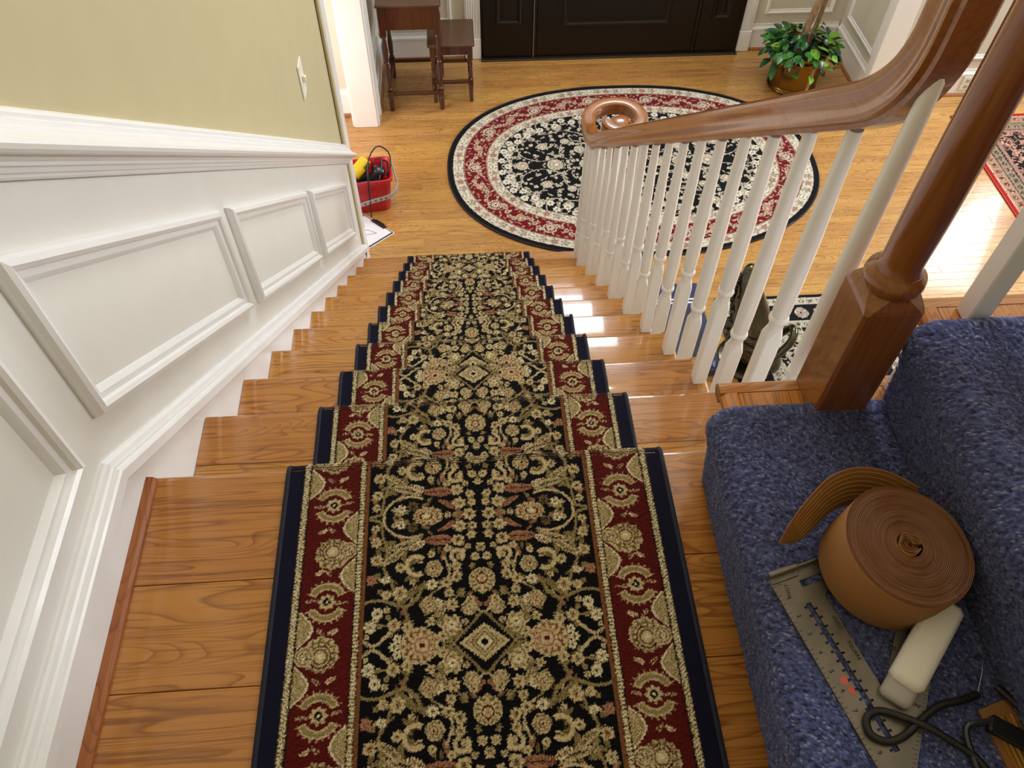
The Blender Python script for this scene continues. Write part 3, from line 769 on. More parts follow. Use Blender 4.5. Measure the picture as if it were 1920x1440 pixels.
vn_([(102, 35), (120, 39), (146, 33), (163, 16), (166, 0)], 4.0, BE)
vn_([(196, 210), (176, 220), (160, 208), (148, 198)], 5.0, BE, OL)
vn_([(74, 133), (86, 142), (92, 152), (104, 158)], 3.5, OL2)
vn_([(30, 140), (42, 146), (50, 158)], 3.0, OL2); vn_([(20, 152), (8, 170), (2, 178)], 3.2, BE)
vn_([(122, 178), (134, 186), (150, 190), (168, 186)], 3.0, OL2)
vn_([(96, 175), (80, 168), (62, 176)], 3.0, OL2)
F.leaf(.130, .050, .062, .015, .25, BE, OL, .004); F.leaf(.150, .072, .05, .012, .6, BE, OL, .003)
F.leaf(.118, .145, .062, .011, .75, OL2, OL, -.006); F.leaf(.072, .046, .05, .018, .0, PK, TAN); F.leaf(.108, .055, .03, .012, .5, BE2, TAN)
F.leaf(.058, .020, .034, .009, .55, PK, TAN, .003); F.leaf(.066, .166, .034, .012, .8, BE, OL)
F.ring(.040, .076, .0105, .0062, PI*.70, PI*2.45, BE); F.ring(.109, .090, .0155, .009, -PI*.75, PI*.70, BE); F.ring(.109, .090, .0115, .002, -PI*.75, PI*.70, OL)
F.palm(.082, .097, .0165, PI, BE, OL, TAN, BK); F.palm(.0, .118, .0255, PI/2, BE, OL, RD, PK)
F.palm(.093, .0, .030, PI, BE, TAN, RD, BE2, 1.5)
F.ros(.116, .020, .010, OL, BK, TAN); F.ros(.136, .0155, .0085, BE2, OL, BK, 5); F.ros(.143, .0, .0085, OL2, BK, OL); F.ros(.178, .045, .010, BE, OL, BK)
F.ros(.176, .078, .011, BE, TAN, RD); F.ros(.183, .112, .010, PK, TAN, BE2); F.ros(.180, .020, .008, BE, OL, BK)
for x, y, r in ((16, 40, 8), (12, 22, 7.5), (34, 22, 11.5), (38, 48, 12), (17, 0, 12.5), (10, 79, 8.5), (0, 63, 9), (42, 95, 9), (55, 0, 6), (22, 60, 6), (56, 62, 7.5), (84, 72, 7), (136, 92, 9)):
    F.ros(x/1000, y/1000, r/1000, BE, OL, BK, 7 if r > 8 else 5)
for x, y, r in ((42, 113, 10), (83, 124, 9.5), (59, 122, 9.5), (136, 136, 13), (158, 138, 9), (55, 140, 8.5), (20, 153, 8), (73, 156, 8), (50, 160, 11), (145, 188, 11), (86, 186, 8), (123, 193, 10), (67, 210, 9.5), (139, 211, 7.5), (144, 223, 8.5), (172, 168, 10), (183, 190, 11), (160, 112, 8)):
    F.ros(x/1000, y/1000, r/1000, BE2 if g.random() < .45 else BE, OL, RD if r > 10 else BK, 7 if r > 8 else 5)
F.palm(.088, .156, .0165, PI/2, BE, OL, TAN, RD); F.palm(.022, .168, .0145, -1.0, BE, OL, OL2, BK)
for k in range(5):
    a = 2*PI*k/5+.3; F.ros(.052+.0105*math.cos(a), .193+.0105*math.sin(a), .0078, BE, OL, OL2, 5)
F.ros(.052, .193, .007, BE2, OL, BK)
F.palm(.099, .223, .036, 0, BE, TAN, PK, RD, 1.08)
F.put(.0, PV, .07, lambda dx, dy: [((np.abs(dx)+np.abs(dy) < .052), OL2), ((np.abs(dx)+np.abs(dy) < .0475), BK), ((np.abs(dx)/.040+np.abs(dy)/.030 < 1), BE), (((np.abs(dx)/.040+np.abs(dy)/.030 < .8) & (np.sin((np.abs(dx)+np.abs(dy))*900) > 0)), OL), ((np.abs(dx)/.012+np.abs(dy)/.010 < 1), BE2), ((np.abs(dx)/.007+np.abs(dy)/.007 < 1), BK)])
F.vine([(.0475, PV), (.058, PV-.004), (.066, PV)], .004, OL2)
# border of the runner: b across (0 = outer edge), w along, period .348
PB = .348; BW = .147
B = Cv(0, BW, 0, PB, .0006, RD, .0008, 8, PB)
RED_IN = (.0435, .1295)
def bl(b, w, r, *a, **k): B.ros(b, w, r, *a, **k)
for w0, sgn in ((.0, 1), (.174, -1)):
    ce = .0865
    # eye medallion with two crescents
    B.ring(ce, w0, .0265, .0125, PI*.14, PI*.86, BE); B.ring(ce, w0, .0265, .0125, PI*1.14, PI*1.86, BE)
    B.ring(ce, w0, .0265, .0070, PI*.17, PI*.83, OL2); B.ring(ce, w0, .0265, .0070, PI*1.17, PI*1.83, OL2)
    for k in range(9):
        for h in (0, PI):
            a = h+PI*(.15+.7*k/8); B.leaf(ce+.0350*math.cos(a), w0+.0350*math.sin(a), .006, .0024, a, PK, BE)
    B.leaf(ce-.024*sgn, w0-.002, .022, .0045, 0, BE, RD); B.leaf(ce+.025*sgn, w0+.003, .020, .0045, .2, BE, RD)
    B.ros(ce, w0, .0140, BE, OL, BE2, 8); B.ros(ce, w0, .0068, BK, BK, BE2, 4); B.put(ce, w0, .003, lambda dx, dy: [(np.hypot(dx, dy) < .0022, BE2)])
    # bloom with the small ring, half way to the next eye
    wb = w0+.087; cb = ce-.004*sgn+.000; sx_ = -1 if sgn > 0 else 1
    B.palm(cb, wb, .0320, PI/2 if sgn > 0 else -PI/2, BE, OL, OL, BE2); B.ring(cb, wb, .0165, .0022, 0, 2*PI-.01, RD); B.ring(cb, wb, .0225, .0016, 0, 2*PI-.01, OL)
    B.ring(ce+sx_*.029, wb+.001, .0110, .0080, 0, 2*PI-.01, BE); B.ring(ce+sx_*.029, wb+.001, .0110, .0022, 0, 2*PI-.01, OL); B.ros(ce+sx_*.030, wb+.001, .0048, BE2, OL, BK)
    for dw in (-.036, .038):
        B.leaf(cb+.018*sgn, wb+dw, .018, .007, .5, BE2, PK); B.leaf(cb-.004, wb+dw*1.05, .014, .006, 2.4, BE, RD)
    # half cartouches along the edge beside the ring
    eb = RED_IN[0] if sgn > 0 else RED_IN[1]
    for dw in (-.043, .043):
        def cart(dx, dy):
            d = np.abs(dx)/.025+(np.abs(dy)/.031)**1.7
            return [(d < 1, BE2), (d < .84, OL2), ((d < .74) & (np.sin(dx*1400)*np.sin(dy*1200) > .15), BE)]
        B.put(eb, wb+dw, .034, cart)
def bandf(X, Y):
    o = []
    o.append((X < .031, (17, 17, 40)))
    o.append(((X >= .031) & (X < .0415), OL)); o.append(((X >= .0322) & (X < .0405) & (np.sin((Y+X*.8)*2*PI/.0058) > -.35), BE2))
    o.append(((X >= .0415) & (X < .0440), BK))
    o.append(((X >= .1290) & (X < .1308), BK))
    o.append(((X >= .1308) & (X < .1392), OL)); o.append(((X >= .1312) & (X < .1386) & (np.sin(Y*2*PI/.0058) > -.3), BE2))
    o.append(((X >= .1392) & (X < .1404), BK)); o.append((X >= .1404, TAN))
    return o
for m, c in bandf(B.X, B.Y): B.a[m] = lin(c)

# runner body follows every tread and riser
S_ARC = .5145; XL, XR = .2475, .9185; XC = (XL+XR)/2
def runner_color(x, v):
    u = x-XL; w = XR-XL; b = np.minimum(u, w-u)
    vv = v+.118; q = np.abs(((vv+PV) % (2*PV))-PV)     # 0 at the cluster, PV at the lozenge
    field = F.sample(np.abs(x-XC)*.196/.1915, q)
    wv = (v+.088) % PB
    bord = B.sample(b, wv)
    return np.where((b < BW)[..., None], bord, field)
def runner_path():
    """list of (y, z, ny, nz, v) along the stair, coarse key points then densified by the caller"""
    segs = []
    for k in range(0, 11):
        Y = NY(k); z = -H*k; r = .0120
        yb = -1.20 if k == 0 else R*(k-1)-(.018+.03 if k == 1 else .03)
        if k == 0: segs.append(((-1.20, z), (-.62, z), 'far', -1.20-Y, -.62-Y)); yb = -.62
        vs = k*S_ARC
        segs.append(((yb, z), (Y-r, z), k, vs-(Y-r-yb)-r*1.2, vs-r*1.2))
        pts = [(Y-r+r*math.cos(a), z-r+r*math.sin(a)) for a in np.linspace(PI/2, -PI*.35, 12)]
        vprev = vs-r*1.2
        for i in range(11):
            segs.append((pts[i], pts[i+1], k, vprev, vprev+.0042)); vprev += .0042
        zb = -H*(k+1); ybn = R*k-(.018+.03 if k == 0 else .03)
        vend = (k+1)*S_ARC-.0162-((R*(k+1)-.0135)-ybn) if k < 10 else vprev+.17
        segs.append((pts[-1], (ybn, zb+.002), k, vprev, vend))
    return segs
def build_runner():
    Vs, Qs, Cs = [], [], []; off = 0
    gr = np.random.default_rng(21)
    for (y0, z0), (y1, z1), k, v0, v1 in runner_path():
        L = math.hypot(y1-y0, z1-z0); mid = Vector((XC, (y0+y1)/2, (z0+z1)/2)); d = (CAM-mid).length
        cell = .005 if k == 'far' else min(.0036, max(.00135, d*.00094))
        ty, tz = (y1-y0)/L, (z1-z0)/L; ny, nz = -tz, ty
        if nz < -.2 or (abs(ny) > .95 and L > .1): cellv = .006
        else: cellv = cell
        if nz < 0 and ny < 0: pass
        nv = max(1, int(round(L/cellv))); nu = int(round((XR-XL)/cell))
        x = np.linspace(XL, XR, nu+1); x = np.concatenate([[XL, XL+.0006, XL+.003], x[2:-2], [XR-.003, XR-.0006, XR]])
        t = np.linspace(0, 1, nv+1)
        Xg, T = np.meshgrid(x, t); Vt = v0+(v1-v0)*T
        b = np.minimum(Xg-XL, XR-Xg)
        th = .0095*np.clip(b/.004, 0, 1)**.5
        th = np.where(b < .029, th-.0012, th)
        jit = gr.normal(0, .00045, Xg.shape)*np.clip((b-.029)/.003, 0, 1)
        hN = th+jit
        P = np.stack([Xg, y0+(y1-y0)*T+ny*hN, z0+(z1-z0)*T+nz*hN], -1)
        C = runner_color(Xg, Vt)*(1+gr.normal(0, .16, Xg.shape))[..., None]
        C = np.clip(C, 0.001, 1)
        Vs.append(P.reshape(-1, 3)); Cs.append(C.reshape(-1, 3))
        idx = np.arange((nv+1)*x.size).reshape(nv+1, x.size)+off
        Qs.append(np.stack([idx[:-1, :-1], idx[:-1, 1:], idx[1:, 1:], idx[1:, :-1]], -1).reshape(-1, 4)); off += (nv+1)*x.size
    return np.concatenate(Vs), np.concatenate(Qs), np.concatenate(Cs)
V, Q, C = build_runner(); print('runner', len(Q))
rr_ = empty('stair_runner', (XC, 1.0, -1.0), 'patterned stair runner, black floral field between dark red borders with navy edges', 'stair runner')
o1 = raw_mesh('woven_pile', V, Q, C, M['pile'])
# serged navy binding cord along both edges
def edge_cord(x):
    pts = []
    for (y0, z0), (y1, z1), k, v0, v1 in runner_path():
        L = math.hypot(y1-y0, z1-z0); ty, tz = (y1-y0)/L, (z1-z0)/L; n = max(1, int(L/.03)) if L > .03 else 1
        for i in range(n): t_ = i/n; pts.append((x, y0+(y1-y0)*t_-tz*.005, z0+(z1-z0)*t_+ty*.005))
    pts.append((x, R*10-.025, FZ+.004)); mb = MB(); mb.tube(pts, .0052, 8); return mb.build('edge_binding', M['navy'], smooth=60)
place(rr_, o1, edge_cord(XL+.001), edge_cord(XR-.001))

# ------------------------------------------------------------------ oval rug
IV, IV2, BLK, RED2, ROSE, GRY, LN = (224, 216, 196), (240, 234, 218), (18, 16, 18), (118, 20, 28), (176, 116, 106), (150, 138, 120), (210, 150, 130)
oa, ob_, ocx, ocy, NP = 1.208, .872, 1.683, 3.500, 2.25
res = .0030
G = Cv(-oa, oa, -ob_, ob_, res, BLK, .0009, 5)
def odist(X, Y):
    ax, ay = np.abs(X)/oa, np.abs(Y)/ob_; rho = (ax**NP+ay**NP)**(1/NP)+1e-9
    gx = ax**(NP-1)/oa*rho**(1-NP); gy = ay**(NP-1)/ob_*rho**(1-NP)
    return (1-rho)/np.hypot(gx, gy)
D = odist(G.X, G.Y)
def opt(d, s_):
    """point at depth d inside the outline, curve parameter s_ in 0..2pi"""
    c_, s__ = math.cos(s_), math.sin(s_); p = np.array((oa*abs(c_)**(2/NP)*(1 if c_ >= 0 else -1), ob_*abs(s__)**(2/NP)*(1 if s__ >= 0 else -1)))
    ax, ay = abs(p[0])/oa, abs(p[1])/ob_; n = np.array(((ax**(NP-1)/oa)*np.sign(p[0]), (ay**(NP-1)/ob_)*np.sign(p[1]))); n /= np.linalg.norm(n)+1e-9
    return p-n*d, n
_ts = np.linspace(0, 2*PI, 2001); _pp = np.array([opt(.15, a)[0] for a in _ts]); _cl = np.concatenate([[0], np.cumsum(np.hypot(*np.diff(_pp, axis=0).T))])
def along(n): return np.interp(np.arange(n)/n*_cl[-1], _cl, _ts)
go = random.Random(9)
# field: arabesque vines and palmettes, mirrored in four quarters
def quad(fn):
    for sx_ in (1, -1):
        for sy_ in (1, -1): fn(sx_, sy_)
for _ in range(330):
    x, y = go.uniform(0, .85), go.uniform(0, .56); r = go.uniform(.007, .016); k = go.random(); a = go.uniform(0, PI)
    def f(sx_, sy_):
        if k < .55: G.ros(x*sx_, y*sy_, r, IV, GRY, BLK, 5)
        else: G.leaf(x*sx_, y*sy_, r*3.2, r*.9, a*sx_*sy_, IV, GRY, .003)
    quad(f)
for pts in ([(.0, .30), (.12, .24), (.25, .30), (.30, .42), (.20, .48), (.14, .40)], [(.1, .05), (.24, .10), (.34, .03), (.46, .09), (.44, .22), (.33, .24), (.31, .15)], [(.46, .09), (.60, .04), (.72, .10), (.74, .22), (.64, .27), (.58, .19)],
            [(.25, .30), (.42, .36), (.56, .33), (.60, .44), (.48, .48)], [(.0, .12), (.06, .2), (.0, .28)], [(.72, .10), (.82, .05), (.86, .0)]):
    quad(lambda a, b: G.vine([(p[0]*a, p[1]*b) for p in pts], .010, BLK)); quad(lambda a, b: G.vine([(p[0]*a, p[1]*b) for p in pts], .0052, IV))
for x, y, r, a in ((0, 0, .085, 0), (.16, .0, .055, 0), (.33, .15, .042, 1), (.58, .19, .040, 2), (.20, .33, .042, 1.6), (.46, .40, .040, .6), (.30, .0, .050, 0), (.50, .0, .062, 0), (.72, .0, .048, 0), (0, .38, .055, 1.57), (.66, .34, .035, .3), (.0, .20, .034, 1.57), (.42, .24, .034, .8), (.14, .42, .03, 2.), (.80, .14, .036, .4)):
    def f(sx_, sy_):
        an = math.atan2(math.sin(a)*sy_, math.cos(a)*sx_); G.palm(x*sx_, y*sy_, r*1.14, an, BLK, BLK, BLK, BLK); G.palm(x*sx_, y*sy_, r, an, IV, GRY, ROSE, IV2)
    quad(f)
# inner edge of the field is scalloped with pale flowers
for i, t_ in enumerate(along(78)):
    p, n_ = opt(.350+.04*(i % 2), t_); G.ros(p[0], p[1], .028, IV2, GRY, ROSE, 7); G.leaf(p[0]-n_[0]*.04, p[1]-n_[1]*.04, .05, .018, i*1.1, IV, GRY)
def band(d0, d1, c): G.a[(D >= d0) & (D < d1)] = lin(c)
band(-1, .034, (16, 15, 22)); band(.034, .100, IV); band(.100, .104, (60, 20, 20)); band(.104, .108, LN); band(.108, .248, RED2); band(.248, .253, LN); band(.253, .256, (60, 20, 20)); band(.256, .322, IV); band(.322, .326, GRY)
for dd in (.067, .289):
    for i, t_ in enumerate(along(92 if dd < .1 else 76)):
        p, n_ = opt(dd, t_)
        for q_ in range(5): G.ros(p[0]+.022*math.cos(i*2.1+q_*1.3), p[1]+.022*math.sin(i*2.1+q_*1.3), .010, GRY if q_ else ROSE, IV, (120, 108, 92), 5)
        if i % 4 == 0: G.ros(p[0], p[1], .020, ROSE, GRY, IV2, 5)
        elif i % 4 == 2: G.leaf(p[0], p[1], .044, .036, math.atan2(n_[1], n_[0])+PI/2, IV2, IV2); 
        else: G.ros(p[0]+.006, p[1], .017, GRY, IV, ROSE, 6)
        if i % 2: G.leaf(p[0]-n_[0]*.018, p[1]-n_[1]*.018, .028, .010, math.atan2(n_[1], n_[0])+.7, (120, 108, 92), IV)
for i, t_ in enumerate(along(168)):
    p, n_ = opt(.178+.026*math.sin(i*PI/3), t_); G.ros(p[0], p[1], .0185, (212, 190, 164), RED2, BLK, 5)
for i, t_ in enumerate(along(560)):
    p, n_ = opt(.178+.058*math.sin(i*2.4), t_); G.leaf(p[0], p[1], .028, .011, math.atan2(n_[1], n_[0])+i*1.3, IV if i % 2 else ROSE, GRY)
for i, t_ in enumerate(along(28)):
    p, n_ = opt(.178, t_); an = math.atan2(n_[1], n_[0])
    if i % 2 == 0: G.palm(p[0], p[1], .050, an, IV, RED2, (196, 160, 120), RED2); G.ring(p[0], p[1], .030, .005, 0, 6.28, RED2)
    else: G.palm(p[0], p[1], .036, an+PI, (214, 188, 160), RED2, ROSE, IV)
def rug_mesh(name, x0, x1, y0, y1, cell, inside, colf, zt, bulge=.0):
    nx, ny = int((x1-x0)/cell), int((y1-y0)/cell); gr = np.random.default_rng(2)
    X, Y = np.meshgrid(np.linspace(x0, x1, nx+1), np.linspace(y0, y1, ny+1))
    return X, Y, gr
# polar-like grid so that the outline is smooth: rows shrink towards the rim
cell = .0034; ny = int(2*ob_/cell); nx = int(2*oa/cell)
yy = -ob_*np.cos(np.linspace(0, PI, ny+1))*.15+np.linspace(-ob_, ob_, ny+1)*.85
yy = np.clip(yy, -ob_, ob_)
half = oa*(1-(np.abs(yy)/ob_)**NP).clip(0)**(1/NP)
tt = np.linspace(-1, 1, nx+1); tt = np.sign(tt)*(np.abs(tt))**.98
Xo = half[:, None]*tt[None, :]; Yo = np.repeat(yy[:, None], nx+1, 1)
gr = np.random.default_rng(3); Dd = odist(Xo, Yo)
Zo = FZ+.001+.009*np.clip(Dd/.006, 0, 1)**.5+gr.normal(0, .0004, Xo.shape)*np.clip((Dd-.03)/.01, 0, 1)
Co = np.clip(G.sample(Xo, Yo)*(1+gr.normal(0, .12, Xo.shape))[..., None], .001, 1)
ov = empty('oval_rug', (ocx, ocy, FZ), 'oval rug with black floral centre and dark red ring in front of the door', 'rug')
o1 = grid_obj('woven_pile', np.stack([Xo+ocx, Yo+ocy, Zo], -1), Co, M['pile'])
rim = [(ocx+oa*math.copysign(abs(math.cos(a))**(2/NP), math.cos(a)), ocy+ob_*math.copysign(abs(math.sin(a))**(2/NP), math.sin(a)), FZ+.006) for a in np.linspace(0, 2*PI, 181)]
mb = MB(); mb.tube(rim, .006, 6, False); o2 = mb.build('edge_binding', M['black_card'], smooth=60); place(ov, o1, o2)

# ------------------------------------------------------------------ two rectangular rugs
def rect_rug(name, label, x0, x1, y0, y1, bands, field, seed, cell, edge, spots):
    w, h = x1-x0, y1-y0; K = Cv(0, w, 0, h, cell*.8, field, .001, seed); r_ = random.Random(seed)
    d = np.minimum(np.minimum(K.X, w-K.X), np.minimum(K.Y, h-K.Y))
    for _ in range(int(spots*w*h)):
        x, y = r_.uniform(0, w), r_.uniform(0, h); r = r_.uniform(.006, .020)
        if r_.random() < .6: K.palm(x, y, r, r_.uniform(0, 6), bands[0][3], bands[0][4], bands[0][5], field)
        else: K.ros(x, y, r, bands[0][3], bands[0][4], field, 6)
    for _ in range(int(spots*w*h*.25)):
        x, y = r_.uniform(0, w), r_.uniform(0, h); a = r_.uniform(0, 6)
        K.vine([(x, y), (x+.06*math.cos(a), y+.06*math.sin(a)), (x+.09*math.cos(a+1), y+.09*math.sin(a+1)), (x+.06*math.cos(a+2), y+.06*math.sin(a+2))], .005, bands[0][3])
    for d0, d1, c, mc, vc_, hc in bands:
        m = (d >= d0) & (d < d1); K.a[m] = lin(c)
        if mc is None or d1-d0 < .02: continue
        dm = (d0+d1)/2; rr = (d1-d0)*.36; L = 2*(w+h)-8*dm; n = int(L/(rr*2.6)); 
        for i in range(n):
            s_ = L*i/n; ww, hh = w-2*dm, h-2*dm
            if s_ < ww: p = (dm+s_, dm)
            elif s_ < ww+hh: p = (w-dm, dm+s_-ww)
            elif s_ < 2*ww+hh: p = (w-dm-(s_-ww-hh), h-dm)
            else: p = (dm, h-dm-(s_-2*ww-hh))
            if i % 2: K.palm(p[0], p[1], rr*1.1, i, mc, vc_, hc, c)
            else: K.ros(p[0], p[1], rr*.85, mc, vc_, hc, 5)
    nx, ny = int(w/cell), int(h/cell); gr = np.random.default_rng(seed)
    X, Y = np.meshgrid(np.linspace(0, w, nx+1), np.linspace(0, h, ny+1)); dd = np.minimum(np.minimum(X, w-X), np.minimum(Y, h-Y))
    Z = FZ+.001+.008*np.clip(dd/.006, 0, 1)**.5+gr.normal(0, .0004, X.shape)
    C = np.clip(K.sample(X, Y)*(1+gr.normal(0, .12, X.shape))[..., None], .001, 1)
    e = empty(name, ((x0+x1)/2, (y0+y1)/2, FZ), label, 'rug')
    o = grid_obj('woven_pile', np.stack([X+x0, Y+y0, Z], -1), C, M['pile'])
    mb = MB(); mb.tube([(x0, y0, FZ+.005), (x1, y0, FZ+.005), (x1, y1, FZ+.005), (x0, y1, FZ+.005), (x0, y0, FZ+.005)], .005, 6); o2 = mb.build('edge_binding', edge)
    place(e, o, o2)
rect_rug('hall_rug', 'black and ivory patterned rug beside the foot of the railing, under the bronze figure', 1.96, 2.868, .95, 2.262,
         [(-1, .022, (18, 14, 20), None, 0, 0), (.022, .075, (206, 198, 180), (120, 110, 98), IV2, BLK), (.075, .080, BLK, None, 0, 0), (.080, .19, BLK, (196, 188, 170), GRY, (120, 90, 84)), (.19, .196, IV, None, 0, 0), (.196, .24, (196, 188, 170), (100, 92, 84), IV2, BLK)][::1] if False else
         [(.080, .19, (24, 22, 24), (206, 198, 180), (120, 112, 100), (150, 110, 100)), (-1, .022, (18, 14, 20), None, 0, 0), (.022, .075, (206, 198, 180), (120, 110, 98), IV2, BLK), (.075, .080, BLK, None, 0, 0), (.19, .196, IV, None, 0, 0), (.196, .24, (196, 188, 170), (100, 92, 84), IV2, BLK)],
         (20, 18, 20), 31, .0042, M['black_card'], 1500)
rect_rug('dining_rug', 'rug with a red edge and pinkish beige border in the room on the right', 3.99, 5.6, 1.9, 3.885,
         [(.12, .21, (160, 124, 108), (196, 150, 130), (90, 50, 40), (60, 40, 36)), (-1, .030, (176, 34, 28), None, 0, 0), (.030, .036, (220, 190, 170), None, 0, 0), (.036, .105, (172, 140, 116), (120, 48, 40), (205, 180, 150), (50, 60, 56)), (.105, .112, (60, 30, 26), None, 0, 0), (.112, .175, (150, 130, 108), (60, 64, 58), (200, 170, 140), (130, 50, 40)), (.175, .184, (24, 18, 26), None, 0, 0)],
         (30, 20, 24), 37, .0060, M['red_plastic'], 700)
# ------------------------------------------------------------------ blue plush carpet over the upper flight
CT = .026
def carpet_path():
    seg = []
    for j in range(1, 5):
        xn = .981+.25*(j-1); zt = H*j; xr = xn+.030; zb = H*(j-1)+(.004 if j == 1 else 0)
        r = .016
        seg.append(((xr-.004, zb), (xn+.012, zt-.06)))
        arc = [(xn+r-r*math.cos(a), zt-r+r*math.sin(a)) for a in np.linspace(-.5, PI/2, 10)]
        seg.append((seg[-1][1], arc[0]))
        for i in range(9): seg.append((arc[i], arc[i+1]))
        seg.append((arc[-1], (.981+.25*j+.030-.002, zt)))
    return seg
def build_carpet():
    Vs, Qs, Cs = [], [], []; off = 0; gr = np.random.default_rng(77)
    base = lin((96, 108, 168)); lightc = lin((180, 188, 232)); darkc = lin((46, 50, 88)); brown = lin((80, 76, 92))
    P0 = carpet_path(); L = [math.dist(a, b) for a, b in P0]; s0 = 0.0
    yn = np.concatenate([[-.064, -.0642, -.0650, -.0665, -.069], np.arange(-.072, -.68, -.0022), np.arange(-.68, -1.27, -.008)])
    pts = []; 
    for k, (a, b) in enumerate(P0):
        l = L[k]; c = (.0022 if k < 24 else .006) if l > .02 else .0010
        n = max(1, int(l/c)); 
        for i in range(n): t = i/n; pts.append((a[0]+(b[0]-a[0])*t, a[1]+(b[1]-a[1])*t))
    pts.append(P0[-1][1]); pts = np.array(pts); d = np.gradient(pts, axis=0); d /= np.linalg.norm(d, axis=1)[:, None]+1e-9
    nrm = np.stack([-d[:, 1], d[:, 0]], 1)          # outward: up / towards the room
    for _ in range(3): nrm[1:-1] = (nrm[:-2]+nrm[1:-1]*2+nrm[2:])/4; nrm /= np.linalg.norm(nrm, axis=1)[:, None]
    N, Mn = len(pts), len(yn)
    Xs = np.repeat(pts[:, :1], Mn, 1); Zs = np.repeat(pts[:, 1:], Mn, 1); Y = np.repeat(yn[None, :], N, 0)
    depth = -.064-Y
    h = CT*np.sqrt(np.clip(1-(1-np.clip(depth/.016, 0, 1))**2, 0, 1))
    yy = Y+.010*np.sqrt(np.clip(1-np.clip(depth/.016, 0, 1)**2, 0, 1))*(depth < .016)
    lo = np.sin(Xs*31+Y*17)*.5+np.sin(Y*43-Xs*11+Zs*20)*.5
    lo2 = np.sin(Xs*9+Y*13+1.2+2.2*np.sin(Y*7+Xs*5))
    h = h+.0012*lo*(depth > .01)
    jj = gr.normal(0, 1, (N, Mn)); jj = (jj+np.roll(jj, 1, 0)+np.roll(jj, 1, 1)+np.roll(np.roll(jj, 1, 0), 1, 1))/2; jx = gr.normal(0, .0006, (N, Mn)); jy = gr.normal(0, .0006, (N, Mn))
    h = h+.0008*jj*(depth > .001)
    P = np.stack([Xs+nrm[:, :1]*h+jx, yy+jy, Zs+nrm[:, 1:]*h], -1)
    t = np.clip(.5+.5*gr.normal(0, .55, (N, Mn))+.25*jj*.5, 0, 1)[..., None]
    C = darkc*(1-t)+base*t*1.25
    hot = (gr.random((N, Mn)) < .05)[..., None]; C = np.where(hot, lightc*.8, C)
    m = np.clip(lo2*.35+.2, 0, .45)[..., None]; C = C*(1-m)+brown*m*.75*(.4+t)  # broad brush-mark shading of the pile, mixed into the colour
    idx = np.arange(N*Mn).reshape(N, Mn)
    Q = np.stack([idx[:-1, :-1], idx[1:, :-1], idx[1:, 1:], idx[:-1, 1:]], -1).reshape(-1, 4)
    return P.reshape(-1, 3), Q, C.reshape(-1, 3)
V, Q, C = build_carpet(); print('carpet', len(Q))
o = raw_mesh('stair_carpet', V, Q, C, M['plush']); o['label'] = 'thick blue plush carpet wrapped over the upper steps on the right'; o['category'] = 'carpet'; o['kind'] = 'stuff'

# ------------------------------------------------------------------ things lying on the first carpeted step
def text_mesh(txt, size, ext=.0002):
    cu = bpy.data.curves.new('t', 'FONT'); cu.body = txt; cu.size = size; cu.extrude = ext; cu.align_x = 'CENTER'; cu.align_y = 'CENTER'; cu.resolution_u = 2
    ob = bpy.data.objects.new('t', cu); COL.objects.link(ob); upd()
    me = bpy.data.meshes.new_from_object(ob.evaluated_get(bpy.context.evaluated_depsgraph_get()))
    bpy.data.objects.remove(ob); return me
def plate_mesh(loops, ext, bev=0.0):
    cu = bpy.data.curves.new('p', 'CURVE'); cu.dimensions = '2D'; cu.fill_mode = 'BOTH'; cu.extrude = ext; cu.bevel_depth = bev
    for lp in loops:
        sp = cu.splines.new('POLY'); sp.points.add(len(lp)-1)
        for i, (x, y) in enumerate(lp): sp.points[i].co = (x, y, 0, 1)
        sp.use_cyclic_u = True
    ob = bpy.data.objects.new('p', cu); COL.objects.link(ob); upd()
    me = bpy.data.meshes.new_from_object(ob.evaluated_get(bpy.context.evaluated_depsgraph_get()))
    bpy.data.objects.remove(ob); return me
ZS = .2185
e2 = np.array((.275, -.9615)); e1 = np.array((.9615, .275)); O2 = np.array((.977, -.352))-.006*e1
def rnd(poly, r, n=5):
    out = []; N = len(poly)
    for i in range(N):
        p = np.array(poly[i]); a = np.array(poly[i-1])-p; b = np.array(poly[(i+1) % N])-p; a = a/np.linalg.norm(a); b = b/np.linalg.norm(b)
        p0, p1 = p+a*r, p+b*r
        for k in range(n+1): t = k/n; out.append(tuple((1-t)**2*p0+2*t*(1-t)*p+t*t*p1))
    return out
sq = empty('speed_square', (O2[0], O2[1], ZS), 'worn metal triangular rafter square lying under the tape roll', 'set square', rz=math.atan2(e2[1], e2[0]))
slot = [(.046, .029)]
for k in range(16):
    t_ = .049+k*.0125
    if t_+.004 > .242: break
    slot += [(t_, .029), (t_, .0245), (t_+.0035, .0245), (t_+.0035, .029)]
slot += [(.242, .029), (.242, .037)]
for k in range(15, -1, -1):
    t_ = .0545+k*.0125
    if t_+.004 > .240: continue
    slot += [(t_+.0035, .037), (t_+.0035, .0415), (t_, .0415), (t_, .037)]
slot += [(.046, .037)]
outer = rnd([(0, 0), (.308, 0), (0, .308)], .006)
hole = rnd([(.040, .060), (.178, .060), (.040, .198)], .008)
rect = [(.015, .038), (.025, .038), (.025, .115), (.015, .115)]
hyp = [(.150, .105), (.155, .110), (.060, .205), (.055, .200)]
me = plate_mesh([outer, slot, hole, rect, hyp], .0012, .0003)
pl_ = bpy.data.objects.new('plate', me); COL.objects.link(pl_); finish(pl_, 'plate', M['alu'], sq)
mb = MB(); mb.box(-.0045, .0, .0, .306, -.004, .010, .0012); mb.box(0, .009, .001, .042, .0012, .0035, .001); mb.box(-.006, .001, .0, .044, .002, .0125, .0015); mb.build('fence', M['alu'], sq)
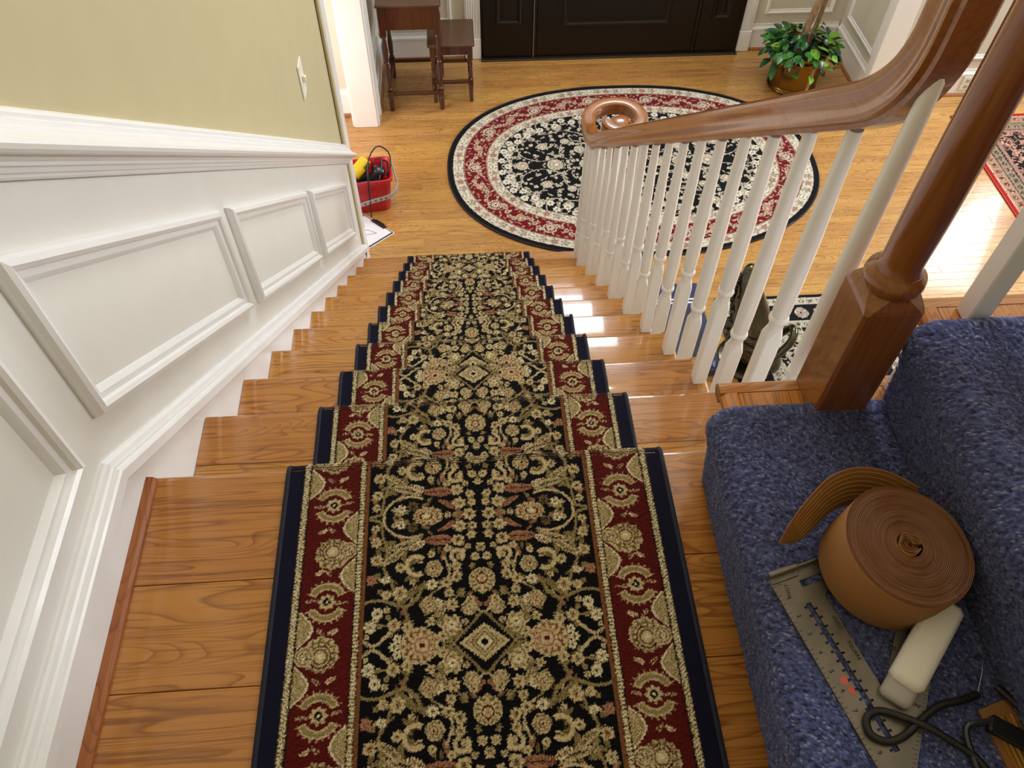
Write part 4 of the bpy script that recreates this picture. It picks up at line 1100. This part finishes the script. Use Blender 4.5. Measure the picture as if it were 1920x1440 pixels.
mb = MB()
for k in range(1, 48):
    t_ = k*.00635; ln_ = .0055 if k % 4 == 0 else (.0040 if k % 2 == 0 else .0025); mb.box(t_-.00035, t_+.00035, .0003, ln_, .0012, .0017)
for k in range(1, 80):                               # degree ticks on the long edge
    a = k*.00385; ln_ = .009 if k % 5 == 0 else .0055; p = np.array((a, .308-a)); q = p-np.array((.7071, .7071))*ln_; n_ = np.array((.7071, -.7071))*.0003
    p = p-np.array((.7071, .7071))*.001
    mb.add([(*(p+n_), .0012), (*(p-n_), .0012), (*(q-n_), .0012), (*(q+n_), .0012), (*(p+n_), .0017), (*(p-n_), .0017), (*(q-n_), .0017), (*(q+n_), .0017)], [(4, 5, 6, 7), (0, 1, 5, 4), (1, 2, 6, 5), (2, 3, 7, 6), (3, 0, 4, 7)])
for k in range(0, 30):
    a = .060+k*.0035; p = np.array((a, .254-a)); q = p-np.array((.7071, .7071))*(.0055 if k % 3 else .008); n_ = np.array((.7071, -.7071))*.00028
    mb.add([(*(p+n_), .0012), (*(p-n_), .0012), (*(q-n_), .0012), (*(q+n_), .0012), (*(p+n_), .0017), (*(p-n_), .0017), (*(q-n_), .0017), (*(q+n_), .0017)], [(4, 5, 6, 7), (0, 1, 5, 4), (1, 2, 6, 5), (2, 3, 7, 6), (3, 0, 4, 7)])
mb.add([(.006, .006, .0017), (.0125, .0125, .0017), (.0130, .0118, .0017)], [(0, 1, 2)]); mb.add([(.0055, .0055, .0017), (.0085, .0068, .0017), (.0072, .0085, .0017)], [(0, 1, 2)])
mb.build('scale_marks', M['ink'], sq, kind='stuff')
def eng(txt, size, t_, s_, rot, nm='engraved_number', mat='ink'):
    me = text_mesh(txt, size); o = bpy.data.objects.new(nm, me); COL.objects.link(o); finish(o, nm, M[mat], sq); o.location = (t_, s_, .0017); o.rotation_euler = (0, 0, rot); return o
for k in range(1, 12): eng(str(k), .0085, .0254*k+.0072, .0115, 0)
eng('PIVOT', .0072, .023, .0165, PI-.25, 'engraved_word')
eng('SPEED', .0070, .082, .0540, 0, 'engraved_word'); eng('SQUARE', .0070, .121, .0540, 0, 'engraved_word')
eng('COMMON', .0070, .196, .078, -PI*.75+PI, 'engraved_word'); eng('TOP CUTS', .0070, .214, .064, -PI*.75+PI, 'engraved_word')
for txt, a in (('17', .098), ('20', .108), ('24', .123), ('30', .143)): eng(txt, .0065, a-.0075, .254-a-.0075, -PI*.25, 'engraved_number')
for i, (t_, s_, r) in enumerate(((.149, .020, .0060), (.163, .022, .0055))):
    mb = MB(); mb.prism([(t_+r*math.cos(a)*(1+.25*math.sin(3*a)), s_+r*.8*math.sin(a)) for a in np.linspace(0, 2*PI, 17)[:-1]], 2, .0012, .00155)
    mb.build('marker_blot', M['pink_ink'], sq, label='pink marker blot')

# roll of seam tape
RC = Vector((1.120, -.352, ZS+.010)); RR, RH = .083, .084
tilt = Matrix.Rotation(math.radians(0.0), 4, 'X')
roll = empty('seam_tape_roll', RC, 'large roll of brown kraft seam tape with a loose curling end', 'tape roll')
roll.rotation_euler = (math.radians(2.5), math.radians(6.0), 0); upd()
rg = random.Random(8)
mb = MB(); n = 96
mb.loft([[(rr_x*math.cos(2*PI*i/n), rr_x*math.sin(2*PI*i/n), z) for i in range(n)] for rr_x, z in ((RR-.0008, 0), (RR, .001), (RR, RH-.001), (RR-.0006, RH-.0002))], cap=False)
side = mb.build('outer_wrap', M['kraft'], roll, smooth=60)
# top face : wound layers as fine ridges with a crumpled heart
prof = []; r = RR-.0004; k = 0
while r > .016:
    prof.append((r, RH-.0006*(k % 2)-rg.uniform(0, .0006))); r -= .0011; k += 1
mb = MB(); rings = []
for r, z in prof: rings.append([(r*math.cos(2*PI*i/n)*(1+.004*math.sin(3*2*PI*i/n+r*60)), r*math.sin(2*PI*i/n)*(1+.004*math.sin(5*2*PI*i/n+r*40)), z+.0004*math.sin(7*2*PI*i/n+r*200)) for i in range(n)])
mb.loft(rings, cap=False)
mb.add([(.016*math.cos(2*PI*i/24), .016*math.sin(2*PI*i/24), RH-.012) for i in range(24)], [tuple(range(24))])
mb.build('wound_layers', M['roll_edge'], roll)
mb = MB()
for k in range(7):                               # loose inner turns
    r0 = .0155-.0019*k; pts = [(r0*math.cos(a)*(1+.18*math.sin(2*a+k)), r0*math.sin(a)*(1+.12*math.cos(3*a+k*.7)), 0) for a in np.linspace(0, 2*PI*.93, 22)]
    top = RH-.0002+rg.uniform(0, .003)
    mb.loft([[(x*1.0, y*1.0, RH-.012) for x, y, z in pts], [(x, y, top) for x, y, z in pts], [(x*.93, y*.93, top) for x, y, z in pts], [(x*.93, y*.93, RH-.012) for x, y, z in pts]], cap=False, closed=False)
mb.build('inner_turns', M['kraft'], roll)
# loose end : ribbon standing on edge, leaving the far side of the roll
def ribbon(top, bot, th, name, mat, root):
    T = crom(top, 8); Bm = crom(bot, 8); mb = MB(); rings = []
    for i in range(len(T)):
        a, b = T[i], Bm[i]; d = T[min(i+1, len(T)-1)]-T[max(i-1, 0)]; w = a-b; nn = np.cross(d, w); nn = nn/(np.linalg.norm(nn)+1e-9)*th
        rings.append([tuple(a+nn), tuple(a-nn), tuple(b-nn), tuple(b+nn)])
    mb.loft(rings); o = mb.build(name, mat, smooth=40); place(root, o); return o
ZR = ZS+.004
topp = [(1.175, -.272, ZR+RH), (1.140, -.247, ZR+RH+.002), (1.100, -.238, ZR+RH+.002), (1.062, -.247, ZR+RH-.004), (1.030, -.270, ZR+RH-.018), (1.006, -.292, ZR+.046), (.990, -.312, ZR+.020)]
bott = [(1.175, -.272, ZR+.002), (1.143, -.256, ZR+.004), (1.108, -.255, ZR+.010), (1.076, -.268, ZR+.014), (1.050, -.287, ZR+.012), (1.030, -.300, ZR+.004), (1.018, -.303, ZR-.002)]
upd(); ribbon(topp, bott, .0005, 'loose_end', M['kraft'], roll)
gl = MB()
for f in (.10, .22, .34, .46, .58, .70, .82):
    T = crom(topp, 6); Bm = crom(bott, 6); pts = [tuple(np.array(a)*(1-f)+np.array(b)*f+np.array((.0012, -.0012, 0))) for a, b in zip(T[:-6], Bm[:-6])]
    gl.tube(pts, .0007, 5)
gl = gl.build('glue_lines', M['glue']); place(roll, gl)

# white foam block with a grey pad under its near end
fb = empty('foam_block', (1.14, -.455, ZS), 'white foam strip lying on the metal square beside the roll', 'foam')
A = Vector((1.097, -.506, ZS+.014)); Bq = Vector((1.184, -.412, ZS+.030)); dx = (Bq-A); L_ = dx.length; 
mb = MB(); mb.box(0, L_, -.021, .021, -.012, .016, .007)
f1 = mb.build('foam_strip', M['foam'], smooth=60)
q = dx.to_track_quat('X', 'Z'); f1.rotation_mode = 'QUATERNION'; f1.rotation_quaternion = q; f1.location = A
mb = MB(); mb.box(-.018, .018, -.022, .016, -.013, .005, .005); f2 = mb.build('grey_pad', M['foam_pad'], smooth=60); f2.rotation_mode = 'QUATERNION'; f2.rotation_quaternion = q; f2.location = A+Vector((-.006, -.001, -.002))
place(fb, f1, f2)
# black cord looped over the square
pts = crom([(1.190, -.520, ZS+.006), (1.165, -.526, ZS+.008), (1.135, -.531, ZS+.009), (1.108, -.545, ZS+.010), (1.080, -.562, ZS+.008), (1.058, -.566, ZS+.006), (1.042, -.556, ZS+.005), (1.044, -.538, ZS+.005), (1.062, -.531, ZS+.006), (1.088, -.542, ZS+.010), (1.112, -.556, ZS+.013), (1.135, -.572, ZS+.009), (1.158, -.592, ZS+.007), (1.17, -.62, ZS+.006)], 6)
mb = MB(); mb.tube(pts, .0048, 8); cd = mb.build('cord', M['cable'], smooth=60); cd['label'] = 'black cord looped over the lower end of the metal square'; cd['category'] = 'cord'
mb = MB(); mb.tube([(1.190, -.519, ZS+.006), (1.205, -.495, ZS+.008), (1.217, -.468, ZS+.011)], [.0011, .0009, .0003], 6); nd = mb.build('curved_needle', M['steel'], smooth=60); nd['label'] = 'thin steel needle at the end of the black cord'; nd['category'] = 'needle'
# black utility piece behind the roll
mb = MB(); mb.box(1.192, 1.226, -.300, -.272, ZS-.002, ZS+.022, .004); bk = mb.build('plastic_clip', M['black_plastic']); bk['label'] = 'small black plastic piece poking out behind the tape roll'; bk['category'] = 'clip'
# short piece of tape, glue side up, bottom right
tp = empty('tape_offcut', (1.235, -.56, ZS), 'short tan offcut of seam tape with yellow glue strip near the lower right corner', 'tape')
def quad_plate(p, z0, z1): 
    mb = MB(); mb.loft([[(x, y, z0) for x, y in p], [(x, y, z1) for x, y in p]]); return mb
p1 = quad_plate([(1.186, -.537), (1.247, -.520), (1.262, -.66), (1.200, -.66)], ZS-.002, ZS+.0015).build('paper_backing', M['kraft'])
mb = MB()
for k in range(9):
    f = (k+.5)/9; a = np.array((1.196, -.551))*(1-f)+np.array((1.250, -.537))*f; b = np.array((1.204, -.66))*(1-f)+np.array((1.260, -.66))*f
    mb.tube([(*a, ZS+.002), (*b, ZS+.002)], .0028, 6)
p2 = mb.build('glue_strip', M['glue'], smooth=60); place(tp, p1, p2)
mb = MB(); mb.box(-.055, .055, -.011, .011, 0, .012, .003); kn = mb.build('knife_body', M['black_plastic'])
kn.location = (1.232, -.585, ZS+.004); kn.rotation_euler = (0, 0, -.62)
mb = MB(); mb.box(-.050, .050, -.0125, -.0105, .010, .0128); mb.tube(crom([(-.055, 0, .006), (-.075, -.02, .004), (-.06, -.05, .003), (-.03, -.085, .003), (.01, -.10, .003)], 6), .0045, 8); kb = mb.build('metal_edge', M['darkgrey'])
kb.location = kn.location; kb.rotation_euler = kn.rotation_euler
ke = empty('utility_knife', (1.232, -.585, ZS), 'black utility knife with strap lying across the tan tape offcut', 'knife'); place(ke, kn, kb)
mb = MB(); mb.tube(crom([(1.215, -.512, ZS+.008), (1.228, -.535, ZS+.012), (1.243, -.57, ZS+.018), (1.255, -.62, ZS+.012)], 6), .0045, 8); c2 = mb.build('black_strap', M['cable'], smooth=60); c2['label'] = 'black strap crossing the tan tape offcut'; c2['category'] = 'strap'
# ------------------------------------------------------------------ foyer furniture
def turned_leg(mb, x, y, z0, z1, s=.016, block_lo=.0, block_hi=.0, stz=None):
    """square blocks at top and at the stretcher, turned vase shapes between"""
    h = z1-z0
    mb.box(x-s, x+s, y-s, y+s, z1-block_hi, z1, .002)
    zs = z0+block_lo
    mb.box(x-s*.95, x+s*.95, y-s*.95, y+s*.95, zs-.022, zs+.022, .002)
    a, b = zs+.022, z1-block_hi
    L = b-a; P = [(s*.6, 0), (s*.95, .04), (s*.5, .07), (s*.75, .10), (s*.85, .30), (s*.55, .50), (s*.95, .53), (s*.6, .56), (s*.9, .75), (s*.55, .93), (s*.9, .97), (s*.7, 1.0)]
    mb.lathe(x, y, [(r, a+L*t) for r, t in P], 12)
    mb.lathe(x, y, [(s*.45, z0), (s*.75, z0+.006), (s*.8, z0+.03), (s*.9, zs-.030), (s*.6, zs-.022)], 12)
def table(name, label, x0, x1, y0, y1, h, over, apron, strz, s, group):
    e = empty(name, ((x0+x1)/2, (y0+y1)/2, FZ), label, 'table', group); ps = []
    mb = MB(); mb.box(x0-over, x1+over, y0-over, y1+over, FZ+h-.020, FZ+h, .005); ps.append(mb.build('table_top', M['table_top']))
    for xx, yy in ((x0+s, y0+s), (x1-s, y0+s), (x0+s, y1-s), (x1-s, y1-s)):
        mb = MB(); turned_leg(mb, xx, yy, FZ, FZ+h-.020, s, strz, apron+.04); ps.append(mb.build('leg', M['dark_wood'], smooth=35))
    z1 = FZ+h-.020
    for b in ((x0+2*s, x1-2*s, y0+.004, y0+.022), (x0+2*s, x1-2*s, y1-.022, y1-.004), (x0+.004, x0+.022, y0+2*s, y1-2*s), (x1-.022, x1-.004, y0+2*s, y1-2*s)):
        mb = MB(); mb.box(*b, z1-apron, z1-.001, .001); ps.append(mb.build('apron', M['dark_wood']))
    zs = FZ+strz
    for b in ((x0+2*s, x1-2*s, y0+s-.010, y0+s+.010), (x0+2*s, x1-2*s, y1-s-.010, y1-s+.010), (x0+s-.010, x0+s+.010, y0+2*s, y1-2*s), (x1-s-.010, x1-s+.010, y0+2*s, y1-2*s)):
        mb = MB(); mb.box(*b, zs-.012, zs+.012, .003); ps.append(mb.build('stretcher', M['dark_wood']))
    place(e, *ps); return e
table('end_table', 'taller dark wooden side table with turned legs against the left wall', .080, .468, 4.150, 4.600, .765, .012, .150, .13, .021, None)
table('small_stool_table', 'shorter dark wooden stool table tucked beside the taller one', .385, .672, 4.235, 4.535, .445, .014, .062, .155, .018, None)

# brass planter with plant
pc = (2.975, 4.335)
pp = empty('potted_plant', (pc[0], pc[1], FZ), 'leafy green plant with two pale trunks in a brass pot by the right wall', 'potted plant'); ps = []
mb = MB(); n = 40
prof = [(.0, .0), (.146, .0), (.156, .005), (.160, .016), (.153, .024), (.158, .032), (.152, .040), (.152, .050)]
z = .050
while z < .235: prof += [(.1535, z+.003), (.152, z+.0065)]; z += .0085
prof += [(.152, .245), (.158, .252), (.152, .260), (.156, .268), (.163, .282), (.166, .289), (.163, .295), (.155, .293), (.150, .27), (.148, .25), (.0, .25)]
mb.lathe(pc[0], pc[1], [(r*(1.08+.3*z), FZ+z) for r, z in prof], n, cap=False); ps.append(mb.build('brass_pot', M['brass'], smooth=70))
mb = MB(); mb.lathe(pc[0], pc[1], [(.0, FZ+.262), (.146, FZ+.262), (.147, FZ+.255)], 24); ps.append(mb.build('soil', M['soil']))
for pts, r0 in (([(pc[0]-.030, pc[1]-.02, FZ+.25), (pc[0]-.01, pc[1]-.01, FZ+.45), (pc[0]+.03, pc[1]+.0, FZ+.75), (pc[0]+.015, pc[1]+.02, FZ+1.1), (pc[0]+.05, pc[1]+.02, FZ+1.6)], .024),
                ([(pc[0]+.045, pc[1]+.04, FZ+.25), (pc[0]+.075, pc[1]+.04, FZ+.48), (pc[0]+.085, pc[1]+.05, FZ+.8), (pc[0]+.060, pc[1]+.03, FZ+1.2), (pc[0]+.02, pc[1]+.05, FZ+1.6)], .017)):
    q = crom(pts, 8); rg_ = random.Random(int(r0*1000)); mb = MB(); mb.tube([tuple(a) for a in q], [r0*(1-.3*i/len(q))*(1+rg_.uniform(-.06, .10)) for i in range(len(q))], 10); ps.append(mb.build('trunk', M['bark'], smooth=60))
def leaf_mesh(nm, L, Wd):
    mb = MB(); vs = []; n = 6
    for i in range(n+1):
        t = i/n; w = Wd/2*math.sin(PI*t**.8)*(1 if t < 1 else 0); x = L*t; zc = -.25*L*t*t
        vs += [(x, -w, zc+.18*w), (x, 0, zc), (x, w, zc+.18*w)]
    fs = []
    for i in range(n): 
        a = i*3; fs += [(a, a+1, a+4, a+3), (a+1, a+2, a+5, a+4)]
    mb.add(vs, fs); me = mb.mesh('leaf', 180); return me
lm = {}
for c in 'abc':
    for k, (L, w) in enumerate(((.072, .042), (.084, .046), (.058, .036))):
        me = leaf_mesh('leaf', L, w); me.materials.append(M['leaf_'+c]); lm[c, k] = me
rl = random.Random(12); stems = MB()
for i in range(210):
    a = rl.uniform(0, 2*PI); el = rl.random(); rad = .05+.165*math.sqrt(rl.random())
    if i > 185: rad = rl.uniform(.17, .225)
    dome = .17*(1-(min(rad, .2)/.21)**2)
    z = FZ+.275+dome*rl.uniform(.25, 1.15)+rl.uniform(0, .03)
    if i > 185: z = FZ+rl.uniform(.17, .30)
    x, y = pc[0]+rad*math.cos(a)*1.12, pc[1]+rad*math.sin(a)
    if x > 3.415 or y > 4.78: continue
    c = rl.choice('aaabbbbc') if not (x > pc[0] and rl.random() < .25) else 'c'
    o = bpy.data.objects.new('leaf', lm[c, rl.randrange(3)]); COL.objects.link(o); o.location = (x, y, z)
    o.rotation_euler = (rl.uniform(-.6, .6), rl.uniform(-.5, .7), a+rl.uniform(-.9, .9)); s = rl.uniform(.8, 1.25); o.scale = (s, s, s); ps.append(o)
    if i % 3 == 0: stems.tube([(pc[0]+.3*(x-pc[0]), pc[1]+.3*(y-pc[1]), FZ+.27), ((x+pc[0])/2+.2*(x-pc[0]), (y+pc[1])/2+.2*(y-pc[1]), max(z, FZ+.29)+.01), (x, y, z)], .0018, 5)
ps.append(stems.build('stems', M['leaf_b'], kind='stuff')); place(pp, *ps)

# ------------------------------------------------------------------ red bucket with tools
bx, by = -.030, 3.200
bk = empty('bucket', (bx, by, FZ), 'red rectangular plastic bucket with a grey handle, behind the end of the stair wall', 'bucket'); bk.rotation_euler = (0, 0, 0)
def rrect(cx, cy, a, b, r, z, n=5, rot=.12):
    out = []
    for sx_, sy_, a0 in ((1, 1, 0), (-1, 1, PI/2), (-1, -1, PI), (1, -1, 3*PI/2)):
        for i in range(n): 
            t = a0+PI/2*i/(n-1); x = sx_*(a-r)+r*math.cos(t); y = sy_*(b-r)+r*math.sin(t)
            out.append((cx+x*math.cos(rot)-y*math.sin(rot), cy+x*math.sin(rot)+y*math.cos(rot), z))
    return out
def rb(s, z, g=0.0): return rrect(bx, by, .165*s+g, .110*s+g, .04, FZ+z)
mb = MB(); mb.loft([rb(.80, .0), rb(.82, .004), rb(.90, .12), rb(.97, .225), rb(.97, .228, .010), rb(.98, .250, .012), rb(.98, .252, .004), rb(.97, .235, -.006), rb(.82, .012, -.006)], cap=False)
mb.add(rb(.82, .012, -.006), [tuple(range(20))]); mb.add(rb(.80, .0), [tuple(range(20))])
body = mb.build('bucket_body', M['red_plastic'], smooth=50)
hp = crom([rb(.98, .235, .014)[0], (bx+.195, by-.03, FZ+.22), (bx+.205, by-.085, FZ+.195), (bx+.165, by-.128, FZ+.160), (bx+.05, by-.146, FZ+.135), (bx-.08, by-.158, FZ+.110), (bx-.18, by-.11, FZ+.12), (bx-.185, by-.03, FZ+.21)], 6)
mb = MB(); rings = []
for i, p in enumerate(hp):
    p = Vector(p); d = (Vector(hp[min(i+1, len(hp)-1)])-Vector(hp[max(i-1, 0)])).normalized(); u = Vector((0, 0, 1)); u = (u-d*u.dot(d)).normalized(); s_ = d.cross(u)
    w = .013; rings.append([tuple(p+u*a+s_*b) for a, b in ((-w, -.003), (w, -.003), (w, .003), (-w, .003))])
mb.loft(rings); hd = mb.build('handle', M['grey_plastic'], smooth=30)
hs = []
for t_ in (20, 21.5, 23, 24.5, 26, 27.5):
    p = Vector(hp[int(t_)]).lerp(Vector(hp[int(t_)+1]), t_ % 1); o = MB(); o.lathe(0, 0, [(.0055, 0), (.0055, .004)], 10); o = o.build('handle_hole', M['black_plastic']); o.rotation_euler = (PI/2, 0, .1); o.location = p+Vector((0, -.0015, 0)); hs.append(o)
place(bk, body, hd, *hs)
def thing1(mb, name, mat, label, cat, smooth=40): 
    o = mb.build(name, M[mat], smooth=smooth); o['label'] = label; o['category'] = cat; return o
yt = empty('stapler_tool', (bx-.04, by-.02, FZ+.16), 'yellow plastic tool casing sticking out of the red bucket', 'tool')
mb = MB(); mb.box(-.070, .065, -.035, .035, -.02, .035, .012); a = mb.build('casing', M['yellow_plastic'], smooth=50)
mb = MB(); 
for k in range(4): mb.box(.010+k*.012, .016+k*.012, -.037, -.02, .0, .037, .001)
b = mb.build('grip_ribs', M['black_plastic'])
mb = MB(); mb.box(-.02, .05, -.028, .028, -.075, -.018, .01); c = mb.build('grip', M['black_plastic'], smooth=50)
for o in (a, b, c): o.location = (bx-.010, by-.005, FZ+.275); o.rotation_euler = (.5, -.45, .75)
place(yt, a, b, c)
dt = empty('seaming_iron', (bx+.05, by, FZ+.12), 'dark grey metal tool body standing in the bucket', 'tool')
mb = MB(); mb.box(-.035, .035, -.03, .03, -.10, .09, .012); a = mb.build('tool_body', M['darkgrey'], smooth=50); a.location = (bx+.070, by+.01, FZ+.19); a.rotation_euler = (.35, .35, .3)
mb = MB(); mb.box(-.015, .015, -.032, -.028, -.02, .03, .002); b = mb.build('steel_plate', M['steel']); b.location = a.location; b.rotation_euler = a.rotation_euler
place(dt, a, b)
mb = MB(); mb.tube(crom([(bx-.10, by-.05, FZ+.17), (bx-.03, by-.07, FZ+.20), (bx+.05, by-.05, FZ+.19), (bx+.11, by-.04, FZ+.20)], 6), .02, 8)
thing1(mb, 'tool_handle', 'black_plastic', 'black tool handle lying across the inside of the bucket', 'tool')
mb = MB(); mb.tube(crom([(bx-.09, by-.02, FZ+.15), (bx+.0, by+.05, FZ+.16), (bx+.09, by+.03, FZ+.17)], 6), .026, 8)
thing1(mb, 'cable_bundle', 'cable', 'thick black cable bundle deep in the bucket', 'cable')
mb = MB(); mb.tube(crom([(bx+.03, by-.155, FZ+.02), (bx+.035, by-.150, FZ+.12), (bx+.04, by-.115, FZ+.255), (bx+.048, by-.02, FZ+.34), (bx+.10, by+.06, FZ+.375), (bx+.16, by+.06, FZ+.335), (bx+.17, by+.01, FZ+.28), (bx+.135, by-.03, FZ+.23)], 8), .0042, 8)
thing1(mb, 'looped_cable', 'cable', 'black cable rising in a tall loop over the bucket', 'cable')
mb = MB(); mb.tube(crom([(bx+.045, by-.02, FZ+.20), (bx+.07, by+.02, FZ+.30), (bx+.12, by+.03, FZ+.30), (bx+.10, by-.05, FZ+.22)], 8), .0038, 8)
thing1(mb, 'grey_cable', 'darkgrey', 'dark grey thin cable loop inside the bucket', 'cable')
mb = MB(); mb.tube(crom([(bx+.10, by+.0, FZ+.20), (bx+.115, by+.03, FZ+.29), (bx+.150, by+.04, FZ+.27), (bx+.145, by-.01, FZ+.21)], 8), .0045, 8)
thing1(mb, 'short_cable_loop', 'cable', 'small black cable loop at the right rim of the bucket', 'cable')
# clipboard with sketch
cl = empty('clipboard', (.02, 2.90, FZ), 'clipboard with a spiral notebook page and green sketch lines on the floor', 'clipboard')
c0, c1, c2 = np.array((.142, 2.915)), np.array((-.030, 3.078)), np.array((-.030, 2.768))
ux = (c1-c0)/np.linalg.norm(c1-c0); uy = (c2-c0)/np.linalg.norm(c2-c0)
def qd(a0, a1, b0, b1, z0, z1, mat, nm):
    p = [c0+ux*a+uy*b for a, b in ((a0, b0), (a1, b0), (a1, b1), (a0, b1))]; mb = MB(); mb.loft([[(q[0], q[1], FZ+z0) for q in p], [(q[0], q[1], FZ+z1) for q in p]]); return mb.build(nm, M[mat])
ps = [qd(0, .30, 0, .36, .0005, .004, 'paper', 'white_edge'), qd(.006, .294, .005, .355, .004, .0055, 'black_card', 'board'), qd(.014, .26, .012, .345, .0055, .0075, 'paper', 'notebook_page')]
ps.append(qd(.07, .18, -.002, .022, .0075, .013, 'darkgrey', 'clip')); ps.append(qd(.09, .16, -.006, .006, .013, .016, 'black_plastic', 'clip_lever'))
mb = MB()
for k in range(12):
    q = c0+ux*.252+uy*(.02+.022*k); mb.tube([(q[0]-ux[0]*.008, q[1]-ux[1]*.008, FZ+.008), (q[0], q[1], FZ+.014), (q[0]+ux[0]*.010, q[1]+ux[1]*.010, FZ+.008)], .0018, 6)
ps.append(mb.build('spiral_binding', M['black_plastic']))
mb = MB()
def q3(a, b): q = c0+ux*a+uy*b; return (q[0], q[1], FZ+.0080)
for ln in ([(.17, .17), (.13, .09), (.07, .075)], [(.14, .19), (.07, .075)]): mb.tube([q3(*a) for a in ln], .0013, 5)
ps.append(mb.build('sketch_line', plain('green_ink', (60, 110, 60), .6), label='green sketched outline')); place(cl, *ps)

# ------------------------------------------------------------------ bronze figure and blue box beside the railing
fg = empty('bronze_figure', (1.98, 1.86, FZ), 'glossy dark bronze animal figure with upright rounded head on the hall rug', 'sculpture')
def skin(nodes, edges, nm, mat, lev=2):
    me = bpy.data.meshes.new(nm); me.from_pydata([n[:3] for n in nodes], edges, []); o = bpy.data.objects.new(nm, me); COL.objects.link(o)
    md = o.modifiers.new('s', 'SKIN'); md.use_smooth_shade = True
    for i, n in enumerate(nodes): 
        me.skin_vertices[0].data[i].radius = (n[3], n[4] if len(n) > 4 else n[3])
    me.skin_vertices[0].data[0].use_root = True
    sb = o.modifiers.new('b', 'SUBSURF'); sb.levels = lev; sb.render_levels = lev; upd()
    m2 = bpy.data.meshes.new_from_object(o.evaluated_get(bpy.context.evaluated_depsgraph_get())); bpy.data.objects.remove(o)
    m2.polygons.foreach_set('use_smooth', [True]*len(m2.polygons))
    o = bpy.data.objects.new(nm, m2); COL.objects.link(o); o.data.materials.clear(); o.data.materials.append(M[mat]); return o
zb = FZ+.01
N = [(1.98, 1.84, zb+.13, .130), (1.97, 1.87, zb+.27, .112), (1.945, 1.91, zb+.40, .072), (1.925, 1.93, zb+.49, .056), (1.920, 1.935, zb+.555, .044, .048),
     (2.05, 1.74, zb+.10, .090), (2.10, 1.66, zb+.06, .055), (1.90, 1.80, zb+.10, .045), (1.86, 1.74, zb+.03, .035), (2.07, 1.87, zb+.10, .045), (2.12, 1.82, zb+.03, .035), (1.93, 1.985, zb+.535, .028)]
o1 = skin(N, [(0, 1), (1, 2), (2, 3), (3, 4), (0, 5), (5, 6), (0, 7), (7, 8), (0, 9), (9, 10), (4, 11)], 'body', 'bronze')
mb = MB(); rg2 = random.Random(6); 
for k in range(70):                                  # shaggy mane down the left side
    t = rg2.random(); x = 1.865+.03*t+rg2.uniform(-.02, .02); y = 1.97-.20*t+rg2.uniform(-.02, .02); z = zb+.50-.40*t+rg2.uniform(-.02, .02)
    dx_, dy_ = rg2.uniform(-.05, .0), rg2.uniform(-.02, .03); mb.tube([(x, y, z), (x+dx_*.5, y+dy_*.5, z+.010), (x+dx_, y+dy_, z-.02)], [.014, .010, .002], 6)
mb.tube(crom([(1.90, 1.95, zb+.47), (1.885, 1.90, zb+.36), (1.89, 1.83, zb+.24), (1.90, 1.78, zb+.12)], 6), [.028]*19, 10)
o2 = mb.build('mane', M['bronze'], smooth=60)
mb = MB(); mb.tube(crom([(2.06, 1.70, zb+.12), (2.14, 1.72, zb+.24), (2.17, 1.80, zb+.26), (2.13, 1.85, zb+.14)], 8), .020, 10); o3 = mb.build('tail', M['bronze'], smooth=60)
mb = MB()
for k in range(3): mb.tube([(1.98+(.100+.010*k)*math.cos(a), 1.80+(.075+.006*k)*math.sin(a)-.02, zb+.26-.05*k) for a in np.linspace(PI*.9, PI*2.1, 16)], .006, 6)
o4 = mb.build('collar_rings', M['bronze'], smooth=60)
mb = MB(); mb.lathe(1.99, 1.82, [(.14, FZ+.008), (.15, FZ+.012), (.15, FZ+.022), (.14, FZ+.028), (.0, FZ+.028)], 28); o5 = mb.build('base', M['bronze'], smooth=40)
place(fg, o1, o2, o3, o4, o5); fg.location.x += .035
bb_ = empty('blue_box', (1.72, 2.10, FZ), 'glossy blue low box with a white double stripe beside the stairs', 'box')
x0, x1, y0, y1, zt = 1.50, 1.865, 1.72, 2.345, FZ+.012
zt = FZ+.06
a = MB().box(x0, x1, y0, y1, FZ+.0, zt, .006).build('box_body', M['blue_box'])
mb = MB()
for yy_ in (y1-.125, y1-.150): mb.box(x0+.004, x1-.004, yy_-.006, yy_+.006, zt-.001, zt+.0008)
b = mb.build('white_stripe', M['paper'])
mb = MB(); mb.box(x0+.03, x1-.05, y0+.05, y1-.18, zt-.001, zt+.0012); c = mb.build('inner_panel', M['blue_dark']); place(bb_, a, b, c)
print('tris', sum(len(o.data.polygons)*2 for o in bpy.data.objects if o.type == 'MESH'))
